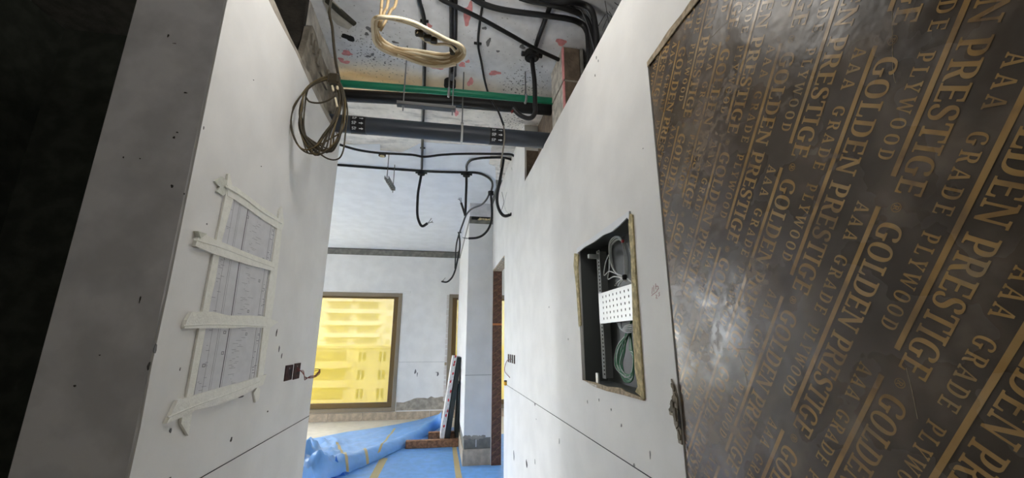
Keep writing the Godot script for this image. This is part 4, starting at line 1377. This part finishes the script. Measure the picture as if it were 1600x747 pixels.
func build_coils() -> void:
	# brown coil hung at the end of the drawing wall
	var t := thing("brown_cable_coil", "hanging coil of thin olive-brown cable by the end of the drawing wall", "cable coil")
	var z := -1.80
	var tail := [wy(519, -8, CEIL - 0.01)]
	for p in [[515.5, 12], [515, 24], [519, 42], [521.5, 70], [524.5, 95], [529, 118]]:
		tail.append(wz(p[0], p[1], z))
	obj("tail", rod_st(spline(tail, 5), 0.0065, 8), M.wire_brown, t)
	var loops := []
	for k in 13:
		var f := k / 12.0
		var g := rng.randf()
		var bx := lerpf(484, 516, f)
		var by := 240.0 - absf(bx - 502) * 0.25 + rng.randf_range(-7, 5)
		var l := [[522 + 3 * g, 120 + 5 * g], [499 - 4 * g, 124 + 6 * g], [480 - 5 * g, 141 + 6 * g], [468 + 5 * g, 168], [467 + 6 * f, 192], [472 + 7 * f, 212 + 3 * g], [bx, by]]
		if k % 2 == 0:
			l.append_array([[lerpf(bx, 529, 0.45), lerpf(by, 168, 0.40)], [526 + 5 * g, 172 + 5 * g], [530 + 3 * g, 148]])
		else:
			l.append_array([[lerpf(bx, 532, 0.6) + 3, by - 14], [531 + 5 * g, 202], [536 + 4 * g, 172], [533 + 4 * g, 142]])
		loops.append(l)
	loops.append([[520, 120], [492, 127], [473, 146], [458, 168], [454, 192], [460, 217], [471, 232], [485, 233], [500, 222], [514, 200], [526, 172], [529, 148]])
	loops.append([[521, 121], [490, 128], [470, 150], [456, 178], [457, 205], [468, 230], [484, 240], [499, 236], [510, 215], [520, 190], [529, 160], [530, 140]])
	loops.append([[524, 121], [501, 124], [482, 138], [476, 170], [475, 200], [484, 224], [508, 246], [527, 249], [536, 236], [540, 205], [543, 175], [537, 145]])
	var i := 0
	for l in loops:
		var pts := []
		for p in l:
			pts.append(wz(p[0], p[1], z + rng.randf_range(-0.014, 0.014)))
		var st := st_new()
		tube(st, spline(pts, 5, true), 0.0036, 7, true)
		obj("loop", st, M.wire_brown_pale if i % 3 == 1 else M.wire_brown, t)
		i += 1
	var inner := []
	for p in [[478, 152], [484, 159], [498, 161], [510, 158], [522, 150], [524, 135]]:
		inner.append(wz(p[0], p[1], z + 0.012))
	obj("loop", rod_st(spline(inner, 5), 0.0042, 7), M.wire_brown, t)
	var tc := wz(522, 124, z)
	obj("knot", box_st(tc - Vector3(0.026, 0.03, 0.022), tc + Vector3(0.026, 0.026, 0.022), 0.012), M.wire_brown, t)
	for p in [[[519, 134], [521, 142]], [[524, 153], [527, 167]], [[527, 135], [528, 140]]]:
		obj("bare_end", rod_st([wz(p[0][0], p[0][1], z + 0.03), wz(p[1][0], p[1][1], z + 0.03)], 0.005, 6), M.wire_cream, t)
	# beige coil under the slab
	var b := thing("beige_cable_coil", "flattened coil of beige cable hanging under the bare slab", "cable coil")
	var outl := [[583, 33], [583, 52], [586, 66], [597, 78], [622, 87], [648, 95], [672, 101], [695, 103], [712, 98], [724, 90], [726, 79], [717, 69], [696, 61], [673, 48], [645, 34], [620, 28], [600, 26], [588, 27]]
	var inner2 := [[590, 30], [589, 44], [593, 56], [605, 68], [622, 75], [648, 78], [672, 82], [692, 84], [706, 83], [715, 80], [719, 76], [708, 67], [692, 62], [672, 52], [645, 39], [622, 31], [606, 28], [596, 28]]
	for k in 13:
		var f := k / 12.0
		var pts := []
		for q in outl.size():
			var jit := Vector2(rng.randf_range(-1.0, 1.0), rng.randf_range(-1.0, 1.0))
			pts.append(wy(lerpf(outl[q][0], inner2[q][0], f) + jit.x, lerpf(outl[q][1], inner2[q][1], f) + jit.y, 2.70 + 0.05 * f + rng.randf_range(-0.006, 0.006)))
		var st := st_new()
		tube(st, spline(pts, 4, true), 0.0068, 8, true)
		obj("loop", st, M.wire_cream if k % 4 == 0 else M.wire_beige, b)
	var low := []
	for p in [[621, 86], [640, 94], [665, 102], [690, 105], [712, 101]]:
		low.append(wy(p[0], p[1], 2.69))
	obj("loop", rod_st(spline(low, 5), 0.0062, 8), M.wire_cream, b)
	var free := []
	for p in [[651, 50], [658, 58], [668, 65], [680, 69], [694, 69], [704, 72], [711, 80]]:
		free.append(wy(p[0], p[1], 2.72))
	obj("loop", rod_st(spline(free, 5), 0.0064, 8), M.wire_cream, b)
	for p in [[655, 52, 0.018], [668, 59, 0.018], [678, 63, 0.016], [707, 81, 0.012]]:
		var c := wy(p[0], p[1], 2.725)
		obj("cable_tie", box_st(c - Vector3(p[2], 0.012, 0.014), c + Vector3(p[2], 0.012, 0.014), 0.006), M.wire_brown, b)
	for s in [[[597, -2], [596, 12], [594, 26], [592, 42]], [[607, -2], [601, 18], [596, 32], [592, 44]], [[620, -2], [611, 16], [604, 30], [594, 48]]]:
		var base := wy(s[3][0], s[3][1], 2.73)
		var pts := [base]
		for k in [2, 1, 0]:
			pts.append(wz(s[k][0], s[k][1], base.z + 0.012 * (3 - k)))
		var top: Vector3 = pts[3]
		pts.append(Vector3(top.x + 0.01, CEIL, top.z + 0.02))
		obj("tail", rod_st(spline(pts, 5), 0.0065, 8), M.wire_beige, b)

func build_pier() -> void:
	var t := thing("block_pier", "stub of raw concrete blocks with a pink painted edge rising to the slab", "blockwork")
	var x0 := 0.70
	var zf := -2.13
	var zb := -2.41
	for k in [[2.62, 2.968], [2.98, CEIL - 0.004]]:
		var b := obj("block", box_st(Vector3(x0, k[0], zb), Vector3(x0 + 0.105, k[1], zf), 0.004), M.block, t)
		obj("render_face", box_st(Vector3(x0 - 0.006, k[0] + 0.003, zb + 0.003), Vector3(x0, k[1] - 0.003, zf - 0.012), 0.002), M.block_face, b)
		obj("painted_edge", box_st(Vector3(x0 - 0.007, k[0] + 0.002, zf - 0.028), Vector3(x0 + 0.002, k[1] - 0.002, zf + 0.002), 0.002), M.pink, b)
	obj("mortar_joint", box_st(Vector3(x0 + 0.004, 2.966, zb + 0.004), Vector3(x0 + 0.10, 2.982, zf - 0.004)), M.mortar, t)
	obj("timber_strip", box_st(Vector3(x0 + 0.108, 2.64, zf - 0.06), Vector3(x0 + 0.128, CEIL - 0.004, zf + 0.004), 0.003), M.concrete, t)

# ---------- floor things ----------
func build_doorway() -> void:
	var t := thing("jamb_board", "narrow film-faced plywood board lining the far doorway jamb", "board")
	obj("board", box_st(Vector3(0.655, 0.0, -5.222), Vector3(0.772, 2.30, -5.208), 0.001), M.ply_brown, t)
	obj("strip", box_st(Vector3(0.655, 1.60, -5.208), Vector3(0.772, 1.625, -5.202), 0.001), M.orange, t)
	var bar := PackedVector2Array([Vector2(0, 0), Vector2(1, 0), Vector2(1, 1), Vector2(0, 0), Vector2(1, 1), Vector2(0, 1)])
	for k in 52:
		var st := st_new()
		var y := 0.04 + k * 0.043
		var p := [Vector3(0.665 + 0.05 * (k % 2), y, -5.208), Vector3(0.71 + 0.05 * (k % 2), y + 0.03, -5.208), Vector3(0.71 + 0.05 * (k % 2), y + 0.038, -5.208), Vector3(0.665 + 0.05 * (k % 2), y + 0.008, -5.208)]
		plate(st, p, Vector3.BACK, 0.0005)
		obj("printed_rule", st, M.ink_dim, t)

func build_sheets() -> void:
	var f := thing("floor_sheet", "blue protective sheeting laid flat over the floor with tape along its joints", "sheeting")
	obj("sheet", box_st(Vector3(-2.1, 0.001, -6.85), Vector3(2.2, 0.005, -3.6)), M.sheet, f)
	obj("sheet", box_st(Vector3(-0.25, 0.001, -7.5), Vector3(0.318, 0.005, -6.85)), M.sheet, f)
	var strips := [
		[wy(706, 694, 0.005), wy(712, 694, 0.005), wy(722, 747, 0.005), wy(712, 747, 0.005)],
		[wy(594, 716, 0.005), wy(606, 716, 0.005), wy(590, 747, 0.005), wy(577, 747, 0.005)],
		[wy(600, 722, 0.005), wy(606, 718, 0.005), wy(580, 730, 0.005), wy(560, 733, 0.005)],
	]
	for q in strips:
		var st := st_new()
		plate(st, q, Vector3.UP, 0.0012)
		obj("tape", st, M.floor_tape, f)
	# sheet folded back on itself: a long roll that rises towards the leaning slabs
	var g := thing("folded_sheet", "loose blue sheet folded back into a long roll and crumpled at one end", "sheeting")
	var far := [[462, 690], [500, 683], [540, 675], [580, 669.5], [620, 663], [650, 657], [672, 651], [690, 646]]
	var near := [[440, 790], [500, 758], [545, 739], [585, 722], [622, 704], [650, 690], [672, 678], [689, 666]]
	var hts := [0.20, 0.19, 0.15, 0.13, 0.13, 0.14, 0.19, 0.26]
	var nt := 72
	var ns := 22
	var nz := noise(3.0, 201, 3)
	var nz2 := noise(9.0, 202, 2)
	var grid := []
	for i in nt + 1:
		var t := float(i) / nt * 7.0
		var k := mini(int(t), 6)
		var u := t - k
		var F := wy(far[k][0], far[k][1], 0.008).lerp(wy(far[k + 1][0], far[k + 1][1], 0.008), u)
		var N := wy(near[k][0], near[k][1], 0.008).lerp(wy(near[k + 1][0], near[k + 1][1], 0.008), u)
		if i > nt - 20:
			# tip leans up against the slabs rather than running to the far wall
			var w := (i - (nt - 20)) / 20.0
			F = F.lerp(wz(690, 646, -7.0), w * w)
			N = N.lerp(wz(689, 668, -6.9), w * w)
		var H: float = lerpf(hts[k], hts[k + 1], u)
		var crumple := clampf(1.0 - t / 2.2, 0.0, 1.0)
		var row := []
		for j in ns + 1:
			var s := float(j) / ns
			var p := F.lerp(N, minf(s * 1.12, 1.0))
			var lift := 0.0
			if s < 0.72:
				lift = H * 0.55 * pow(s / 0.72, 1.5)
			else:
				var a := (s - 0.72) / 0.28
				lift = H * (0.55 + 0.45 * sin(a * PI * 0.5)) * cos(a * PI * 0.5) * 1.25
				p = F.lerp(N, minf(0.806 + 0.194 * sin(a * PI * 0.5), 1.0))
			p.y = maxf(p.y, 0.0) + lift
			var d := nz.get_noise_3d(p.x, p.z, s) * 0.02 + crumple * (absf(nz2.get_noise_2d(p.x * 0.28, p.z * 0.28)) * 0.34 + absf(nz.get_noise_2d(p.x * 0.7, p.z * 0.7)) * 0.16 - 0.05)
			p.y = maxf(0.007, p.y + d * minf(1.0, s * 4.0))
			row.append(p)
		grid.append(row)
	var st := st_new()
	st.set_smooth_group(0)
	for i in nt:
		for j in ns:
			for q in [[0, 0], [1, 0], [1, 1], [0, 0], [1, 1], [0, 1]]:
				st.add_vertex(grid[i + q[0]][j + q[1]])
	st.index()
	st.generate_normals()
	obj("sheet", st, M.sheet, g)
	# torn flap standing up at the crumpled end
	var flap := []
	for p in [[506, 752], [516, 738], [523, 726], [525, 711], [529, 724], [534, 735], [546, 750]]:
		flap.append(wz(p[0], p[1], -5.12))
	st = st_new()
	plate(st, flap, Vector3(0.35, 0.1, 1), 0.003)
	obj("flap", st, M.sheet_under, g)
	# tape on the fold
	for tp in [[16.0, 0.25, 8, 22], [40.0, -0.5, 4, 20], [26.0, 0.25, 16, 22]]:
		st = st_new()
		for j in range(tp[2], tp[3]):
			for q in [[0, 0], [1, 0], [1, 1], [0, 0], [1, 1], [0, 1]]:
				var fi: float = tp[0] + tp[1] * (j + q[1] - tp[2]) + 1.1 * q[0]
				var i0 := int(fi)
				var p: Vector3 = grid[i0][j + q[1]].lerp(grid[i0 + 1][j + q[1]], fi - i0)
				st.add_vertex(p + Vector3(0, 0.004, 0.003))
		st.generate_normals()
		obj("tape", st, M.floor_tape, g)

func build_slabs() -> void:
	# slabs on edge, leaning on the partition; the edge faces the corridor
	var defs := [
		["cartoned_slab", "white-edged slab with red stickers leaning outermost on the stack by the partition", [690.5, 692], [711, 557], 0.058, M.slab_edge, -6.20],
		["stone_slab", "dark green slab leaning directly behind the white-edged one", [699, 693], [718, 558], 0.066, M.slab_dark, -6.205],
		["stone_slab", "shorter steep dark slab leaning innermost against the partition", [713.5, 690], [718.5, 600], 0.045, M.slab_dark, -6.23],
	]
	for k in 3:
		var d: Array = defs[k]
		var t := thing(d[0], d[1], "slab", Vector3.ZERO)
		var b := wz(d[2][0], d[2][1], d[6])
		var top := wz(d[3][0], d[3][1], d[6])
		b.y = 0.105
		var lean := atan2(top.x - b.x, top.y - b.y)
		var l := b.distance_to(top)
		var xf := Transform3D(Basis(Vector3.BACK, -lean), b)
		obj("slab", box_st(Vector3(-d[4] * 0.5, 0, -0.5), Vector3(d[4] * 0.5, l, 0), 0.003, xf), d[5], t)
		if k == 0:
			for q in [0.16, 0.30, 0.36, 0.50, 0.62, 0.75, 0.86, 0.98, 1.02, 1.10]:
				var st := st_new()
				plate(st, blob(xf * Vector3(rng.randf_range(-0.016, 0.016), q, 0.0), xf.basis.x, xf.basis.y, 0.012, 0.02, 0.2, 9), Vector3.BACK, 0.001)
				obj("sticker", st, M.sticker, t)
	var w := obj("timber_batten", box_st(wz(633, 704, -6.15) * Vector3(1, 0, 0) + Vector3(0, 0.006, -6.24), Vector3(0.316, 0.10, -6.15), 0.004), M.wood)
	tag(w, "brown timber batten under the leaning slabs, nearest the corridor", "batten")
	w = obj("timber_batten", box_st(Vector3(-0.10, 0.006, -6.74), Vector3(0.316, 0.10, -6.66), 0.004), M.wood)
	tag(w, "shadowed timber batten under the back of the leaning slabs", "batten")

# ---------- outside ----------
func tower(label: String, wall: Material, glass: Material, z: float, x0: float, x1: float, y0: float, y1: float, floor_h: float, bay: float, phase: int) -> void:
	var t := thing("apartment_building", label, "building", Vector3.ZERO)
	obj("facade", box_st(Vector3(x0, y0, z - 12), Vector3(x1, y1, z)), wall, t)
	obj("parapet", box_st(Vector3(x0 - 0.2, y1, z - 12), Vector3(x1 + 0.2, y1 + 0.5, z + 0.25)), wall, t)
	var win := box_st(Vector3(-0.55, 0.9, -0.05), Vector3(0.55, 2.35, 0.06)).commit()
	var bar := box_st(Vector3(-0.04, 0.9, 0.06), Vector3(0.04, 2.3, 0.10)).commit()
	var bal := st_new()
	box(bal, Vector3(-bay * 0.95, -0.15, 0), Vector3(bay * 0.95, 0.05, 1.4))
	box(bal, Vector3(-bay * 0.95, 0.05, 1.3), Vector3(bay * 0.95, 0.95, 1.4))
	var balm := bal.commit()
	var door := box_st(Vector3(-bay * 0.7, 0.05, -0.05), Vector3(bay * 0.7, 2.45, 0.05)).commit()
	var floors := int((y1 - y0) / floor_h)
	for f in floors:
		var y := y1 - floor_h * (f + 1)
		var n := int((x1 - x0) / bay)
		var k := 0
		while k < n:
			var x := x0 + bay * (k + 0.5)
			if (k + phase) % 6 in [0, 1, 2, 3] and k + 1 < n and (k + phase) % 2 == 0:
				var b := mesh_node("balcony", balm, wall, t)
				b.position = Vector3(x + bay * 0.5, y, z)
				var dr := mesh_node("balcony_door", door, M.facade_dark if glass == M.facade_glass else glass, b)
				dr.position = Vector3(0, 0, 0)
				k += 2
			else:
				var o := mesh_node("window", win, glass, t)
				o.position = Vector3(x, y, z)
				mesh_node("mullion", bar, M.facade, o)
				k += 1

func build_outside() -> void:
	tower("lower block of flats with a flat roof at eye level behind the yellow window", M.facade_low, M.facade_glass, -75.0, -44.0, 14.0, -20.5, 0.3, 2.95, 3.3, 1)
	tower("taller pale block of flats rising behind the lower one outside the yellow window", M.facade, M.facade_glass_pale, -115.0, -62.0, 18.0, -6.0, 24.0, 3.05, 3.6, 3)
	var g := obj("street", box_st(Vector3(-200, -21.0, -200), Vector3(200, -20.6, -20)), M.concrete)
	tag(g, "grey ground between the blocks of flats far below the window", "ground")
	g.set_meta("kind", "structure")

func _ready() -> void:
	rng.seed = 11
	# camera
	var cam := Camera3D.new()
	cam.name = "camera"
	add_child(cam)
	cam.position = EYE
	cam.rotation_degrees = Vector3(PITCH, -YAW, 0)
	cam.fov = 2.0 * rad_to_deg(atan(373.5 / FOCAL))
	cam.near = 0.02
	cam.far = 400.0
	cam.current = true
	# overcast sky; daylight through the windows plus two added fill lamps
	var env := Environment.new()
	var sky := Sky.new()
	var sm := ProceduralSkyMaterial.new()
	sm.sky_top_color = Color(0.95, 0.97, 1.0)
	sm.sky_horizon_color = Color(0.955, 0.98, 1.0)
	sm.ground_bottom_color = Color(0.55, 0.55, 0.53)
	sm.ground_horizon_color = Color(0.65, 0.65, 0.63)
	sky.sky_material = sm
	env.background_mode = Environment.BG_SKY
	env.sky = sky
	env.background_energy_multiplier = 24.5
	env.tonemap_mode = Environment.TONE_MAPPER_LINEAR
	env.tonemap_exposure = 1.0
	env.sdfgi_enabled = true
	env.ssao_enabled = true
	env.ssil_enabled = true
	var we := WorldEnvironment.new()
	we.name = "world_environment"
	we.environment = env
	add_child(we)
	make_materials()
	build_fill_lamps()
	build_shell()
	build_windows()
	build_outside()
	build_plywood()
	build_pier()
	build_doorway()
	build_sheets()
	build_slabs()
	build_pipes()
	build_conduits()
	build_niche()
	build_drawing()
	build_boxes()
	build_coils()
